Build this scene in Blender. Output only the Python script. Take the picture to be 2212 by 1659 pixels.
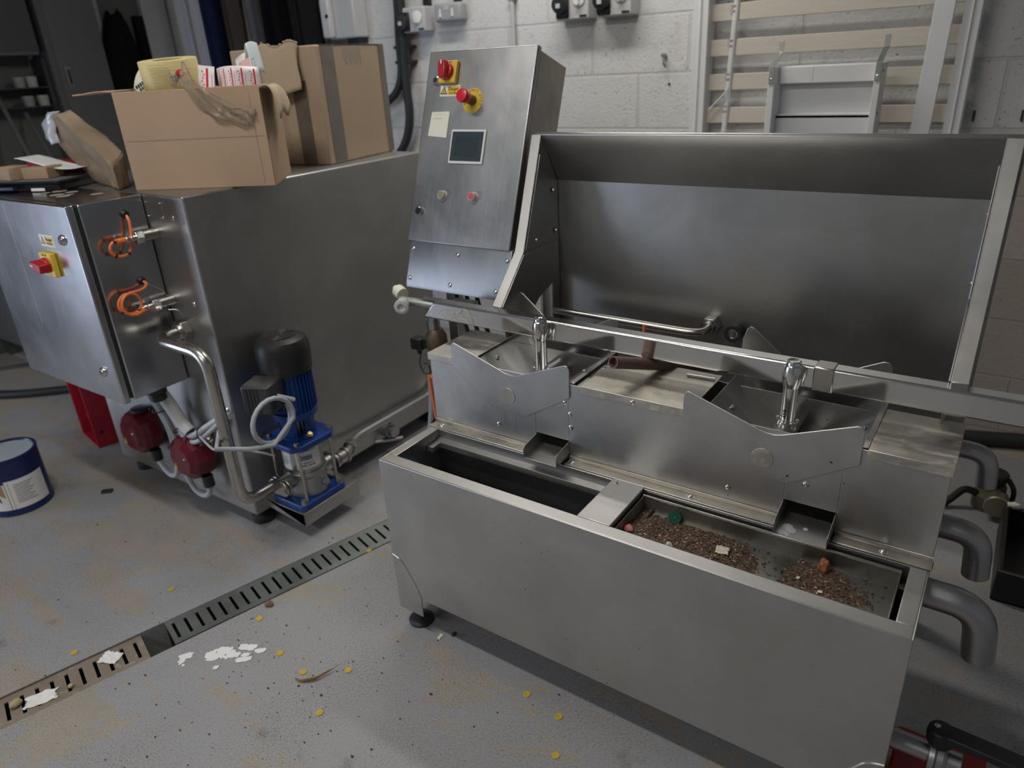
import bpy, bmesh, math, random
from mathutils import Vector, Matrix, Quaternion, noise
random.seed(7)
for o in list(bpy.data.objects):
    bpy.data.objects.remove(o)
SC = bpy.context.scene
COL = SC.collection
R = math.radians

# ------------------------------------------------------------------ camera
cam_d = bpy.data.cameras.new('camera')
cam = bpy.data.objects.new('camera', cam_d)
COL.objects.link(cam)
SC.camera = cam
F_PX, PITCH, ROLL, YAW = 1547.28, .4223, -.058, -.6225
CAM = Vector((1.2095, -1.086, 1.44))
_fw = Vector((math.sin(YAW)*math.cos(PITCH), math.cos(YAW)*math.cos(PITCH), -math.sin(PITCH)))
_rt = Vector((math.cos(YAW), -math.sin(YAW), 0))
_up = _rt.cross(_fw)
_r = _rt*math.cos(ROLL) + _up*math.sin(ROLL)
_u = -_rt*math.sin(ROLL) + _up*math.cos(ROLL)
_m = Matrix((( _r.x, _u.x, -_fw.x), (_r.y, _u.y, -_fw.y), (_r.z, _u.z, -_fw.z)))
cam.matrix_world = Matrix.Translation(CAM) @ _m.to_4x4()
cam_d.sensor_width = 36
cam_d.lens = 36*F_PX/2212
cam_d.clip_start = .02
cam_d.dof.use_dof = True
cam_d.dof.focus_distance = 1.55
cam_d.dof.aperture_fstop = 3.0

# ------------------------------------------------------------------ world, lamps, exposure
SC.view_settings.view_transform = 'Standard'
SC.view_settings.look = 'None'
SC.view_settings.gamma = 1
SC.view_settings.exposure = 0.0
SC.view_settings.use_curve_mapping = False
W = bpy.data.worlds.new('world'); SC.world = W
W.use_nodes = True
W.node_tree.nodes['Background'].inputs[0].default_value = (.75, .82, 1, 1)
W.node_tree.nodes['Background'].inputs[1].default_value = .05

def area(name, loc, size, power, color, rot=(0, 0, 0)):
    d = bpy.data.lights.new(name, 'AREA'); d.shape = 'RECTANGLE'
    d.size, d.size_y = size; d.energy = power; d.color = color
    o = bpy.data.objects.new(name, d); COL.objects.link(o)
    o.location = loc; o.rotation_euler = rot
    return o
CEIL = 2.85
# fluorescent battens along the ceiling, the last one added to brighten the front floor, and the daylight that enters by the roller door on the left
LAMPS = [(-.45, 1.30, 0, 22), (-.25, -.75, 0, 26), (-.1, -2.9, 0, 24)]  # last entry is an added lamp, lights the floor mirrored in the splashback
for lx, ly, rz, pw in LAMPS:
    area('lamp_light', (lx, ly, CEIL-.105), (1.45, .12), pw, (1, .965, .9), (0, 0, rz))
area('door_daylight', (-3.62, -2.6, .70), (1.3, 1.75), 58, (.70, .80, 1), (0, R(-90), R(18)))

# ------------------------------------------------------------------ mesh helpers
class MB:
    def __init__(s): s.bm = bmesh.new()
    def poly(s, pts):
        return s.bm.faces.new([s.bm.verts.new(p) for p in pts])
    def box(s, x0, x1, y0, y1, z0, z1, M=None):
        c = [Vector((x, y, z)) for x in (x0, x1) for y in (y0, y1) for z in (z0, z1)]
        if M is not None: c = [M @ v for v in c]
        v = [s.bm.verts.new(p) for p in c]
        for f in ((0,1,3,2),(4,6,7,5),(0,4,5,1),(2,3,7,6),(0,2,6,4),(1,5,7,3)):
            s.bm.faces.new([v[i] for i in f])
        return s
    def prism(s, pts, d):
        """closed polygon pts (3d) pushed along d"""
        d = Vector(d); a = [s.bm.verts.new(Vector(p)) for p in pts]; b = [s.bm.verts.new(Vector(p)+d) for p in pts]
        n = len(a)
        s.bm.faces.new(a[::-1]); s.bm.faces.new(b)
        for i in range(n): s.bm.faces.new([a[i], a[(i+1) % n], b[(i+1) % n], b[i]])
        return s
    def strip(s, pts, d, th, up):
        """bent sheet: open polyline pts pushed along d, given thickness th towards up (list or one vector)"""
        pts = [Vector(p) for p in pts]; ups = up if isinstance(up, list) else [up]*len(pts)
        loop = pts + [p+Vector(u)*th for p, u in zip(pts[::-1], ups[::-1])]
        return s.prism(loop, d)
    def ring(s, c, ax, r, seg, ref=None):
        ax = Vector(ax).normalized()
        ref = ref or (Vector((0,0,1)) if abs(ax.z) < .9 else Vector((1,0,0)))
        u = ax.cross(ref).normalized(); v = ax.cross(u)
        return [s.bm.verts.new(Vector(c)+u*r*math.cos(2*math.pi*i/seg)+v*r*math.sin(2*math.pi*i/seg)) for i in range(seg)]
    def bridge(s, a, b):
        n = len(a)
        for i in range(n): s.bm.faces.new([a[i], a[(i+1) % n], b[(i+1) % n], b[i]])
    def cyl(s, p0, p1, r, r1=None, seg=20, caps=True):
        p0, p1 = Vector(p0), Vector(p1); ax = p1-p0
        a = s.ring(p0, ax, r, seg); b = s.ring(p1, ax, r if r1 is None else r1, seg)
        s.bridge(a, b)
        if caps: s.bm.faces.new(a[::-1]); s.bm.faces.new(b)
        return s
    def lathe(s, c, ax, prof, seg=24, cap0=True, cap1=True):
        """prof: (distance along the axis, radius)"""
        c, ax = Vector(c), Vector(ax).normalized(); rings = [s.ring(c+ax*t, ax, max(r, 1e-5), seg) for t, r in prof]
        for a, b in zip(rings, rings[1:]): s.bridge(a, b)
        if cap0: s.bm.faces.new(rings[0][::-1])
        if cap1: s.bm.faces.new(rings[-1])
        return s
    def tube(s, path, r, seg=12, bend=0, caps=True, inner=0, steps=7):
        P = [Vector(p) for p in path]
        if bend:
            Q = [P[0]]
            for i in range(1, len(P)-1):
                a, b, c = P[i-1], P[i], P[i+1]
                d0, d1 = (a-b), (c-b); k = min(bend, d0.length*.49, d1.length*.49)
                s0, s1 = b+d0.normalized()*k, b+d1.normalized()*k
                for j in range(steps+1):
                    t = j/steps
                    Q.append(s0.lerp(b, t).lerp(b.lerp(s1, t), t))
            P = Q+[P[-1]]
        tang = [((P[min(i+1, len(P)-1)]-P[max(i-1, 0)])).normalized() for i in range(len(P))]
        ref = Vector((0,0,1)) if abs(tang[0].z) < .9 else Vector((1,0,0))
        u = tang[0].cross(ref).normalized(); rings = []
        for i, (p, t) in enumerate(zip(P, tang)):
            u = (u-t*u.dot(t)).normalized(); v = t.cross(u)
            rr = r(i/(len(P)-1)) if callable(r) else r
            rings.append([s.bm.verts.new(p+u*rr*math.cos(2*math.pi*k/seg)+v*rr*math.sin(2*math.pi*k/seg)) for k in range(seg)])
        for a, b in zip(rings, rings[1:]): s.bridge(a, b)
        if inner:
            for ring, t, inw in ((rings[0], tang[0], 1), (rings[-1], -tang[-1], -1)):
                c = sum((x.co for x in ring), Vector())/seg
                q = [s.bm.verts.new(c+(x.co-c)*inner) for x in ring]
                q2 = [s.bm.verts.new(x.co+t*(1.2*(ring[0].co-c).length)) for x in q]
                s.bridge(ring, q); s.bridge(q, q2); s.bm.faces.new(q2)
        elif caps:
            s.bm.faces.new(rings[0][::-1]); s.bm.faces.new(rings[-1])
        return s
    def ball(s, c, r, sc=(1,1,1), sub=2):
        res = bmesh.ops.create_icosphere(s.bm, subdivisions=sub, radius=r)
        for v in res['verts']: v.co = Vector((v.co.x*sc[0], v.co.y*sc[1], v.co.z*sc[2]))+Vector(c)
        return s
    def grid(s, f, nu, nv):
        g = [[s.bm.verts.new(f(i/nu, j/nv)) for j in range(nv+1)] for i in range(nu+1)]
        for i in range(nu):
            for j in range(nv): s.bm.faces.new([g[i][j], g[i+1][j], g[i+1][j+1], g[i][j+1]])
        return s
    def build(s, name, m, parent=None, bevel=0, smooth=35, seg=2, M=None, thick=0, sub=0):
        bm = s.bm
        if M is not None: bmesh.ops.transform(bm, matrix=M, verts=bm.verts)
        bmesh.ops.recalc_face_normals(bm, faces=bm.faces)
        me = bpy.data.meshes.new(name)
        if parent is not None:
            off = world_loc(parent); bmesh.ops.translate(bm, vec=-off, verts=bm.verts)
        bm.to_mesh(me); bm.free()
        me.materials.append(m)
        me.shade_smooth(); me.set_sharp_from_angle(angle=R(smooth))
        o = bpy.data.objects.new(name, me); COL.objects.link(o)
        if parent is not None: o.parent = parent
        if thick:
            md = o.modifiers.new('solid', 'SOLIDIFY'); md.thickness = thick; md.offset = 0
        if sub:
            md = o.modifiers.new('sub', 'SUBSURF'); md.levels = sub; md.render_levels = sub
        if bevel:
            md = o.modifiers.new('bevel', 'BEVEL'); md.width = bevel; md.segments = seg
            md.limit_method = 'ANGLE'; md.angle_limit = R(40)
        return o

def world_loc(o):
    v = Vector(o.location)
    while o.parent is not None:
        o = o.parent; v = v+Vector(o.location)
    return v

def tag(o, label=None, cat=None, group=None, kind=None):
    if label: o['label'] = label
    if cat: o['category'] = cat
    if group: o['group'] = group
    if kind: o['kind'] = kind
    return o

def thing(name, loc, label, cat, group=None):
    o = bpy.data.objects.new(name, None); COL.objects.link(o)
    o.location = loc; o.empty_display_size = .05
    return tag(o, label, cat, group)

def copy_tree(o, parent=None):
    c = o.copy(); COL.objects.link(c)
    if parent is not None: c.parent = parent
    for ch in list(o.children): copy_tree(ch, c)
    return c

def text(name, s, size, m, parent, M, ext=.0004, align='CENTER'):
    """flat raised lettering, lying in the x-y plane of M"""
    cu = bpy.data.curves.new(name, 'FONT'); cu.body = s; cu.size = size; cu.extrude = ext
    cu.align_x = align; cu.align_y = 'CENTER'; cu.resolution_u = 3
    cu.materials.append(m)
    tmp = bpy.data.objects.new(name, cu); COL.objects.link(tmp)
    bpy.context.view_layer.update()
    me = bpy.data.meshes.new_from_object(tmp.evaluated_get(bpy.context.evaluated_depsgraph_get()))
    bpy.data.objects.remove(tmp)
    me.name = name
    if parent is not None: M = Matrix.Translation(-world_loc(parent)) @ M
    me.transform(M)
    o = bpy.data.objects.new(name, me); COL.objects.link(o); o.parent = parent
    return o

def frame(o, x, y):
    """matrix with origin o, x axis along x, y axis along y, z = x cross y"""
    x = Vector(x).normalized(); y = Vector(y).normalized(); z = x.cross(y)
    m = Matrix((x, y, z)).transposed().to_4x4(); m.translation = Vector(o)
    return m

# ------------------------------------------------------------------ materials
def nodes(name):
    m = bpy.data.materials.new(name); m.use_nodes = True
    nt = m.node_tree; b = nt.nodes['Principled BSDF']
    return m, nt, b

def N(nt, typ, **kw):
    n = nt.nodes.new(typ)
    for k, v in kw.items():
        if k.startswith('_'): setattr(n, k[1:], v)
        else: n.inputs[k.replace('__', ' ')].default_value = v
    return n

def L(nt, a, b): nt.links.new(a, b)

def mathn(nt, op, a, b=None, clamp=False):
    n = nt.nodes.new('ShaderNodeMath'); n.operation = op; n.use_clamp = clamp
    for i, x in enumerate((a, b)):
        if x is None: continue
        if isinstance(x, (int, float)): n.inputs[i].default_value = x
        else: L(nt, x, n.inputs[i])
    return n.outputs[0]

def ramp(nt, fac, stops):
    n = nt.nodes.new('ShaderNodeValToRGB'); e = n.color_ramp.elements
    while len(e) < len(stops): e.new(.5)
    for k, (p, c) in zip(e, stops):
        k.position = p; k.color = (c, c, c, 1) if isinstance(c, (int, float)) else (*c, 1)
    L(nt, fac, n.inputs[0]); return n.outputs[0]

def mixc(nt, fac, a, b, typ='MIX'):
    n = nt.nodes.new('ShaderNodeMix'); n.data_type = 'RGBA'; n.blend_type = typ
    for sock, x in ((n.inputs[0], fac), (n.inputs[6], a), (n.inputs[7], b)):
        if isinstance(x, (int, float)): sock.default_value = x
        elif isinstance(x, tuple): sock.default_value = (*x, 1)
        else: L(nt, x, sock)
    return n.outputs[2]

def coords(nt, scale=(1, 1, 1), rot=(0, 0, 0), loc=(0, 0, 0)):
    tc = nt.nodes.new('ShaderNodeTexCoord'); mp = nt.nodes.new('ShaderNodeMapping')
    mp.inputs['Scale'].default_value = scale; mp.inputs['Rotation'].default_value = rot; mp.inputs['Location'].default_value = loc
    L(nt, tc.outputs['Object'], mp.inputs['Vector']); return mp.outputs[0]

def noisen(nt, vec, scale, detail=3, rough=.55, dist=0):
    n = N(nt, 'ShaderNodeTexNoise', Scale=scale, Detail=detail, Roughness=rough, Distortion=dist)
    L(nt, vec, n.inputs['Vector']); return n.outputs['Fac']

def bump(nt, b, h, strength, dist=.002):
    n = N(nt, 'ShaderNodeBump', Strength=strength, Distance=dist); L(nt, h, n.inputs['Height']); L(nt, n.outputs[0], b.inputs['Normal'])

def plain(name, col, rough=.5, metal=0, spec=.5, vary=.12, scale=14, bumps=0):
    m, nt, b = nodes(name)
    v = coords(nt); f = noisen(nt, v, scale)
    lo = tuple(c*(1-vary) for c in col); hi = tuple(min(1, c*(1+vary)) for c in col)
    L(nt, mixc(nt, f, lo, hi), b.inputs['Base Color'])
    b.inputs['Roughness'].default_value = rough; b.inputs['Metallic'].default_value = metal
    b.inputs['Specular IOR Level'].default_value = spec
    if bumps: bump(nt, b, noisen(nt, v, scale*8), bumps)
    return m

def steel(name, col=(.56, .55, .53), rough=.36, grain=(2, 2, 90), stain=.25, rvar=.14, speck=0, bumps=.03, scum=0):
    """brushed stainless: long fine grain, blotchy wear, a few specks"""
    m, nt, b = nodes(name)
    v = coords(nt); g = noisen(nt, coords(nt, grain), 3, 4, .7)
    w = noisen(nt, v, 3.2, 5, .62, .4)
    w2 = noisen(nt, coords(nt, loc=(3, 1, 7)), 11, 4, .6)
    c = mixc(nt, ramp(nt, w, [(.35, 0), (.7, 1)]), tuple(x*(1-stain) for x in col), col)
    c = mixc(nt, mathn(nt, 'MULTIPLY', ramp(nt, w2, [(.5, 0), (.75, 1)]), stain), c, (.40, .36, .30))
    if scum:                                               # dried pale deposit, not metallic
        q = mathn(nt, 'MULTIPLY', ramp(nt, noisen(nt, coords(nt, (1, 2, 1), loc=(2, 6, 1)), 14, 7, .75, .5), [(.47, 0), (.60, 1)]), scum)
        q = mathn(nt, 'MULTIPLY', q, ramp(nt, w, [(.40, .15), (.55, 1)]))
        c = mixc(nt, q, c, (.56, .52, .42)); L(nt, mathn(nt, 'SUBTRACT', 1, mathn(nt, 'MULTIPLY', q, .7)), b.inputs['Metallic'])
    if speck:
        s = noisen(nt, coords(nt, loc=(9, 4, 2)), 95, 2, .5)
        s2 = noisen(nt, coords(nt, loc=(1, 8, 3)), 4, 2, .5)
        k = mathn(nt, 'MULTIPLY', ramp(nt, s, [(.735, 0), (.76, 1)]), ramp(nt, s2, [(.45, 0), (.6, 1)]))
        c = mixc(nt, mathn(nt, 'MULTIPLY', k, speck), c, (.03, .022, .015))
    L(nt, c, b.inputs['Base Color'])
    if not scum: b.inputs['Metallic'].default_value = 1
    rr = mathn(nt, 'ADD', mathn(nt, 'MULTIPLY', mathn(nt, 'ADD', mathn(nt, 'MULTIPLY', g, .5), mathn(nt, 'MULTIPLY', w, .8)), rvar*2), rough-rvar*1.3)
    L(nt, rr, b.inputs['Roughness'])
    if bumps: bump(nt, b, g, bumps, .001)
    return m

M = {}
M['steel'] = steel('steel_brushed', (.56, .55, .535), .40, (1.5, 1.5, 70), .22, .10, .0)
M['steel_front'] = steel('steel_front', (.57, .56, .54), .42, (80, 2, 1.5), .18, .08, .6)
M['steel_body'] = steel('steel_body', (.58, .575, .565), .43, (80, 2, 1.5), .30, .12, 1)
M['steel_lid'] = steel('steel_lid', (.62, .59, .53), .44, (3, 60, 3), .42, .14, .8, scum=.8)
M['steel_panel'] = steel('steel_panel', (.50, .50, .49), .36, (70, 2, 1.2), .20, .10, .3)
M['steel_tank'] = steel('steel_tank', (.50, .495, .485), .42, (2, 60, 1.4), .20, .08, 0)
M['steel_door'] = steel('steel_door', (.50, .505, .51), .40, (70, 2, 1.6), .38, .12, .5)
M['steel_enclosure'] = steel('steel_enclosure', (.60, .60, .62), .22, (70, 40, 1.2), .15, .06, .2)
M['chrome'] = steel('steel_polished', (.74, .735, .72), .12, (1.2, 60, 60), .12, .05, .3, .02)
M['pipe'] = steel('steel_pipe', (.60, .58, .54), .25, (20, 20, 3), .35, .12, .4)
M['pipe_dull'] = steel('steel_pipe_dull', (.46, .46, .47), .38, (8, 20, 20), .15, .08, 0)
M['screw'] = plain('steel_screw', (.72, .71, .68), .18, 1)
M['black'] = plain('black_plastic', (.012, .012, .013), .45)
M['black_rubber'] = plain('black_rubber', (.02, .02, .021), .55)
M['dark'] = plain('dark_interior', (.03, .03, .03), .7)
M['yellow'] = plain('yellow_plastic', (.72, .49, .06), .4, vary=.08)
M['red'] = plain('red_plastic', (.42, .012, .02), .3)
M['dark_red'] = plain('dark_red_plastic', (.22, .006, .016), .3)
M['white'] = plain('white_plastic', (.78, .78, .76), .4, vary=.04)
M['white_paint'] = plain('white_painted_board', (.74, .75, .76), .45, vary=.04)
M['grey_plastic'] = plain('grey_plastic', (.52, .52, .53), .45, vary=.05)
M['cable_grey'] = plain('grey_cable', (.42, .44, .46), .45)
M['orange'] = plain('orange_cable', (.80, .20, .06), .4)
M['blue'] = plain('blue_enamel', (.008, .05, .24), .35)
M['print'] = plain('black_print', (.02, .018, .015), .6)
M['screen'] = plain('dark_screen', (.045, .06, .065), .16, spec=.6)
M['paper'] = plain('white_paper', (.80, .80, .78), .7, vary=.03)
M['cream'] = plain('cream_paper', (.80, .79, .66), .7, vary=.03)

# ------------------------------------------------------------------ room surfaces
def mat_floor():
    m, nt, b = nodes('painted_concrete')
    v = coords(nt); vs = coords(nt, (1, 2.6, 1), (0, 0, R(-32)))
    big = noisen(nt, v, 1.3, 5, .6, .4); mid = noisen(nt, v, 9, 6, .7)
    c = mixc(nt, big, (.275, .28, .295), (.335, .335, .345))
    # pale grey paint worn back to a warm screed: long ragged patches, mostly beyond the drain
    tc = nt.nodes.new('ShaderNodeTexCoord'); sp = nt.nodes.new('ShaderNodeSeparateXYZ'); L(nt, tc.outputs['Object'], sp.inputs[0])
    side = ramp(nt, mathn(nt, 'ADD', mathn(nt, 'MULTIPLY', sp.outputs[0], -.35), mathn(nt, 'MULTIPLY', sp.outputs[1], -.05)), [(.05, 0), (.55, 1)])
    worn = mathn(nt, 'ADD', mathn(nt, 'ADD', mathn(nt, 'MULTIPLY', noisen(nt, vs, 1.9, 8, .70, .5), .7), mathn(nt, 'MULTIPLY', mid, .3)), mathn(nt, 'MULTIPLY', side, .055))
    wf = ramp(nt, worn, [(.535, 0), (.565, 1)])
    c = mixc(nt, mathn(nt, 'MULTIPLY', wf, .95), c, mixc(nt, mid, (.27, .235, .19), (.38, .345, .295)))
    # dark dirt ground into the worn paint, in clouds of very fine specks
    fine = noisen(nt, coords(nt, (1, 1.8, 1), (0, 0, R(-30))), 150, 4, .75); cloud = noisen(nt, coords(nt, loc=(3, 5, 0)), 3.2, 5, .65, .3)
    k = mathn(nt, 'MULTIPLY', ramp(nt, fine, [(.50, 0), (.60, 1)]), ramp(nt, cloud, [(.38, .25), (.66, 1)]))
    c = mixc(nt, mathn(nt, 'MULTIPLY', k, .85), c, (.15, .12, .095))
    dirt = mathn(nt, 'MULTIPLY', ramp(nt, noisen(nt, coords(nt, loc=(8, 2, 0)), 3.6, 7, .72, .3), [(.60, 0), (.69, 1)]), ramp(nt, mid, [(.35, .3), (.6, 1)]))
    c = mixc(nt, mathn(nt, 'MULTIPLY', dirt, .8), c, (.14, .115, .095))
    f2 = noisen(nt, coords(nt, loc=(3, 3, 0)), 300, 2, .7)
    c = mixc(nt, mathn(nt, 'MULTIPLY', ramp(nt, f2, [(.52, 0), (.66, 1)]), .28), c, (.45, .44, .42))
    spk = noisen(nt, coords(nt, (1, 1.6, 1), (0, 0, R(-25)), (7, 1, 0)), 48, 3, .6)
    c = mixc(nt, mathn(nt, 'MULTIPLY', ramp(nt, spk, [(.70, 0), (.74, 1)]), .75), c, (.085, .065, .05))
    L(nt, c, b.inputs['Base Color'])
    L(nt, ramp(nt, big, [(.3, .5), (.7, .7)]), b.inputs['Roughness'])
    h = mathn(nt, 'ADD', mathn(nt, 'MULTIPLY', fine, .5), mathn(nt, 'MULTIPLY', wf, -.6))
    bump(nt, b, h, .35, .002)
    return m

def mat_blocks():
    m, nt, b = nodes('painted_blockwork')
    tc = nt.nodes.new('ShaderNodeTexCoord'); sp = nt.nodes.new('ShaderNodeSeparateXYZ'); cb = nt.nodes.new('ShaderNodeCombineXYZ')
    L(nt, tc.outputs['Object'], sp.inputs[0])
    L(nt, mathn(nt, 'ADD', sp.outputs[0], 9.239+.01), cb.inputs[0]); L(nt, mathn(nt, 'ADD', sp.outputs[2], -.012+.225*2), cb.inputs[1])
    br = N(nt, 'ShaderNodeTexBrick', Scale=1.0, Mortar__Size=.006, Mortar__Smooth=.35, Brick__Width=.45, Row__Height=.225, Bias=0.0)
    br.offset = .5
    L(nt, cb.outputs[0], br.inputs['Vector'])
    mort = br.outputs['Fac']
    v = coords(nt)
    n1 = noisen(nt, v, 2.2, 4, .6); pits = noisen(nt, v, 85, 3, .6); n3 = noisen(nt, v, 9, 5, .7)
    c = mixc(nt, n1, (.60, .60, .60), (.70, .70, .695))
    c = mixc(nt, mathn(nt, 'MULTIPLY', ramp(nt, n3, [(.52, 0), (.74, 1)]), .35), c, (.36, .355, .35))
    c = mixc(nt, ramp(nt, pits, [(.655, 0), (.71, .8)]), c, (.13, .12, .11))
    # bare, brownish blocks low down, where the paint stops
    low = ramp(nt, mathn(nt, 'ADD', sp.outputs[2], mathn(nt, 'MULTIPLY', n3, .3)), [(.0, 0), (1.0, 1)])
    bare = ramp(nt, mathn(nt, 'ADD', mathn(nt, 'MULTIPLY', sp.outputs[2], -1), 1.15), [(.0, 0), (.12, 1)])
    right = ramp(nt, mathn(nt, 'MULTIPLY', sp.outputs[0], .5), [(.3, 0), (.5, 1)])
    c = mixc(nt, mathn(nt, 'MULTIPLY', mathn(nt, 'MULTIPLY', bare, right), .8), c, mixc(nt, n3, (.30, .25, .195), (.42, .36, .29)))
    c = mixc(nt, mathn(nt, 'MULTIPLY', mort, .22), c, (.42, .41, .40))
    L(nt, c, b.inputs['Base Color']); b.inputs['Roughness'].default_value = .75
    h = mathn(nt, 'SUBTRACT', mathn(nt, 'ADD', mathn(nt, 'MULTIPLY', ramp(nt, pits, [(.3, 1), (.75, 0)]), .3), mathn(nt, 'MULTIPLY', n3, .15)), mathn(nt, 'MULTIPLY', mort, 1.1))
    bump(nt, b, h, .7, .005)
    return m

M['floor'] = mat_floor(); M['blocks'] = mat_blocks()
M['plaster'] = plain('grey_plaster', (.30, .30, .30), .8, vary=.1, scale=2)
M['dark_wall'] = plain('dark_grey_wall', (.10, .10, .10), .8, vary=.15, scale=2)
M['ceiling'] = plain('ceiling_paint', (.42, .42, .41), .8, vary=.05, scale=2)

X0, X1, Y0, Y1 = -3.65, 2.6, -4.2, 2.02
GA = Vector((-.557, -.39, 0)); GD = Vector((.2845, .9587, 0)).normalized(); GP = Vector((GD.y, -GD.x, 0))
GW = .0575
def gp(t, s): return GA+GD*t+GP*s
def floor_mesh():
    b = MB(); t0, t1 = (Y0-GA.y)/GD.y-.4, (Y1-GA.y)/GD.y
    def at_y(s, y): return GA.x+GP.x*s+GD.x*((y-GA.y-GP.y*s)/GD.y)
    e = GW+.004
    a0, a1 = at_y(-e, Y0), at_y(-e, Y1); c0, c1 = at_y(e, Y0), at_y(e, Y1)
    b.poly([(X0, Y0, 0), (a0, Y0, 0), (a1, Y1, 0), (X0, Y1, 0)])
    b.poly([(c0, Y0, 0), (X1, Y0, 0), (X1, Y1, 0), (c1, Y1, 0)])
    for (p, q) in ((a0, a1), (c0, c1)):
        b.poly([(p, Y0, 0), (q, Y1, 0), (q, Y1, -.12), (p, Y0, -.12)])
    b.poly([(a0, Y0, -.12), (c0, Y0, -.12), (c1, Y1, -.12), (a1, Y1, -.12)])
    return b
o = floor_mesh().build('floor', M['floor']); tag(o, kind='structure')
for name, pts, mt in (
    ('wall_back', [(X0, Y1, 0), (X1, Y1, 0), (X1, Y1, CEIL), (X0, Y1, CEIL)], 'blocks'),
    ('wall_right', [(X1, Y0, 0), (X1, Y1, 0), (X1, Y1, CEIL), (X1, Y0, CEIL)], 'plaster'),
    ('wall_front', [(X0, Y0, 0), (X1, Y0, 0), (X1, Y0, CEIL), (X0, Y0, CEIL)], 'plaster'),
    ('ceiling', [(X0, Y0, CEIL), (X1, Y0, CEIL), (X1, Y1, CEIL), (X0, Y1, CEIL)], 'ceiling')):
    b = MB(); n = {'wall_back': (0, .1, 0), 'wall_right': (.1, 0, 0), 'wall_front': (0, -.1, 0), 'ceiling': (0, 0, .1)}[name]
    b.prism(pts, n); tag(b.build(name, M[mt]), kind='structure')
# the left wall has the roller-door opening (y -3.5 .. -1.7, raised to 1.35)
b = MB()
b.box(X0-.1, X0, Y0, -3.5, 0, CEIL); b.box(X0-.1, X0, -1.7, Y1, 0, CEIL); b.box(X0-.1, X0, -3.5, -1.7, 1.35, CEIL)
tag(b.build('wall_left', M['dark_wall']), kind='structure')
# fluorescent battens on the ceiling, the frontmost an added one
for lx, ly, rz, pw in LAMPS:
    t = thing('ceiling_light', (lx, ly, CEIL), 'white fluorescent batten on the ceiling out of view', 'light', 'fluorescent battens on the ceiling')
    MB().box(lx-.76, lx+.76, ly-.05, ly+.05, CEIL-.06, CEIL).build('batten_body', M['white'], t, .004)
    MB().cyl((lx-.73, ly, CEIL-.08), (lx+.73, ly, CEIL-.08), .013).build('fluorescent_tube', M['white'], t)

# drain gratings
M['galv'] = steel('galvanised_steel', (.47, .50, .48), .5, (9, 9, 9), .35, .12, .3)
def mat_rustgrate():
    m, nt, b = nodes('rusty_grating'); v = coords(nt)
    c = mixc(nt, noisen(nt, v, 9, 5, .65), (.17, .125, .09), (.36, .30, .24))
    c = mixc(nt, ramp(nt, noisen(nt, v, 40, 3), [(.6, 0), (.7, .7)]), c, (.50, .47, .42))
    L(nt, c, b.inputs['Base Color']); b.inputs['Roughness'].default_value = .7; b.inputs['Metallic'].default_value = .3
    bump(nt, b, noisen(nt, v, 70), .3); return m
M['rust_grate'] = mat_rustgrate()
def grate(t0, t1, pitch, start, mt, name, label, z=.001, slots=True):
    b = MB(); sw, hl = .0045, .037
    xs = []; t = start
    while t < t1-.02: xs.append(t); t += pitch
    def q(ta, tb, sa, sb):
        p = [gp(ta, sa), gp(tb, sa), gp(tb, sb), gp(ta, sb)]
        b.prism([(v.x, v.y, z) for v in p], (0, 0, -.004))
    q(t0, t1, -GW, -hl); q(t0, t1, hl, GW)
    prev = t0
    for s in xs: q(prev, s-sw, -hl, hl); prev = s+sw
    q(prev, t1, -hl, hl)
    for s in (-GW, GW-.003):
        p = [gp(t0, s), gp(t1, s), gp(t1, s+.003), gp(t0, s+.003)]
        b.prism([(v.x, v.y, z-.004) for v in p], (0, 0, -.02))
    t = thing(name, gp((t0+t1)/2, 0), label, 'grating')
    b.build('slotted_cover', M[mt], t)
    f = MB(); 
    for s in (-GW+.004, GW-.007):
        p = [gp(t0, s), gp(t1, s), gp(t1, s+.003), gp(t0, s+.003)]
        f.prism([(v.x, v.y, -.119) for v in p], (0, 0, .095))
    f.build('support_rail', M['dark'], t)
    return t
grate(.012, 1.62, .0335, .03, 'galv', 'drain_grate', 'grey galvanised slotted drain cover running under the machine trough')
grate(-1.6, -.055, .0345, -1.56, 'rust_grate', 'drain_grate', 'brown rusted slotted drain cover in the near left corner', z=-.004)

# ================================================================== the washing machine
WM = thing('cask_washer', (.6, .3, 0), 'stainless twin-station washing machine with front trough, two V-shaped cradles and tall splashback', 'machine')
H, LEN, D, YB = .539, 1.209, .207, .237
LT = .745
def screw(parent, p, n, r=.0055, name='screw'):
    n = Vector(n).normalized()
    b = MB(); b.lathe(Vector(p)-n*.001, n, [(0, r*1.35), (.0012, r*1.35), (.0013, r), (.003, r*.9), (.0045, r*.45), (.0047, 0.0001)], 14)
    return b.build(name, M['screw'], parent)

# --- trough: outer shell, rim with two openings, dark inside
b = MB()
xi = [(.028, .557), (.636, 1.177)]; y0i, y1i = .037, .203; t = .003
def leg_outline():
    zb, zs, lw = .064, .1255, .086
    return [(0, zb), (lw, zb), (lw, zs), (LEN-lw, zs), (LEN-lw, zb), (LEN, zb), (LEN, H), (0, H)]
pts = leg_outline()
b.prism([(x, 0, z) for x, z in pts], (0, t, 0))
b.prism([(x, D+.027, z) for x, z in pts], (0, t, 0))
for x in (0, LEN-t): b.prism([(x, t, .064), (x, .09, .064), (x, .09, .1255), (x, D-.06, .1255), (x, D-.06, .064), (x, D+.027, .064), (x, D+.027, H), (x, t, H)], (t, 0, 0))
for (xa, xb, ya, yb) in ((t, LEN-t, t, y0i), (t, LEN-t, y1i, D+.027), (t, xi[0][0], y0i, y1i), (xi[1][1], LEN-t, y0i, y1i), (xi[0][1], xi[1][0], y0i, y1i)):
    b.box(xa, xb, ya, yb, H-t, H)
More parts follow.
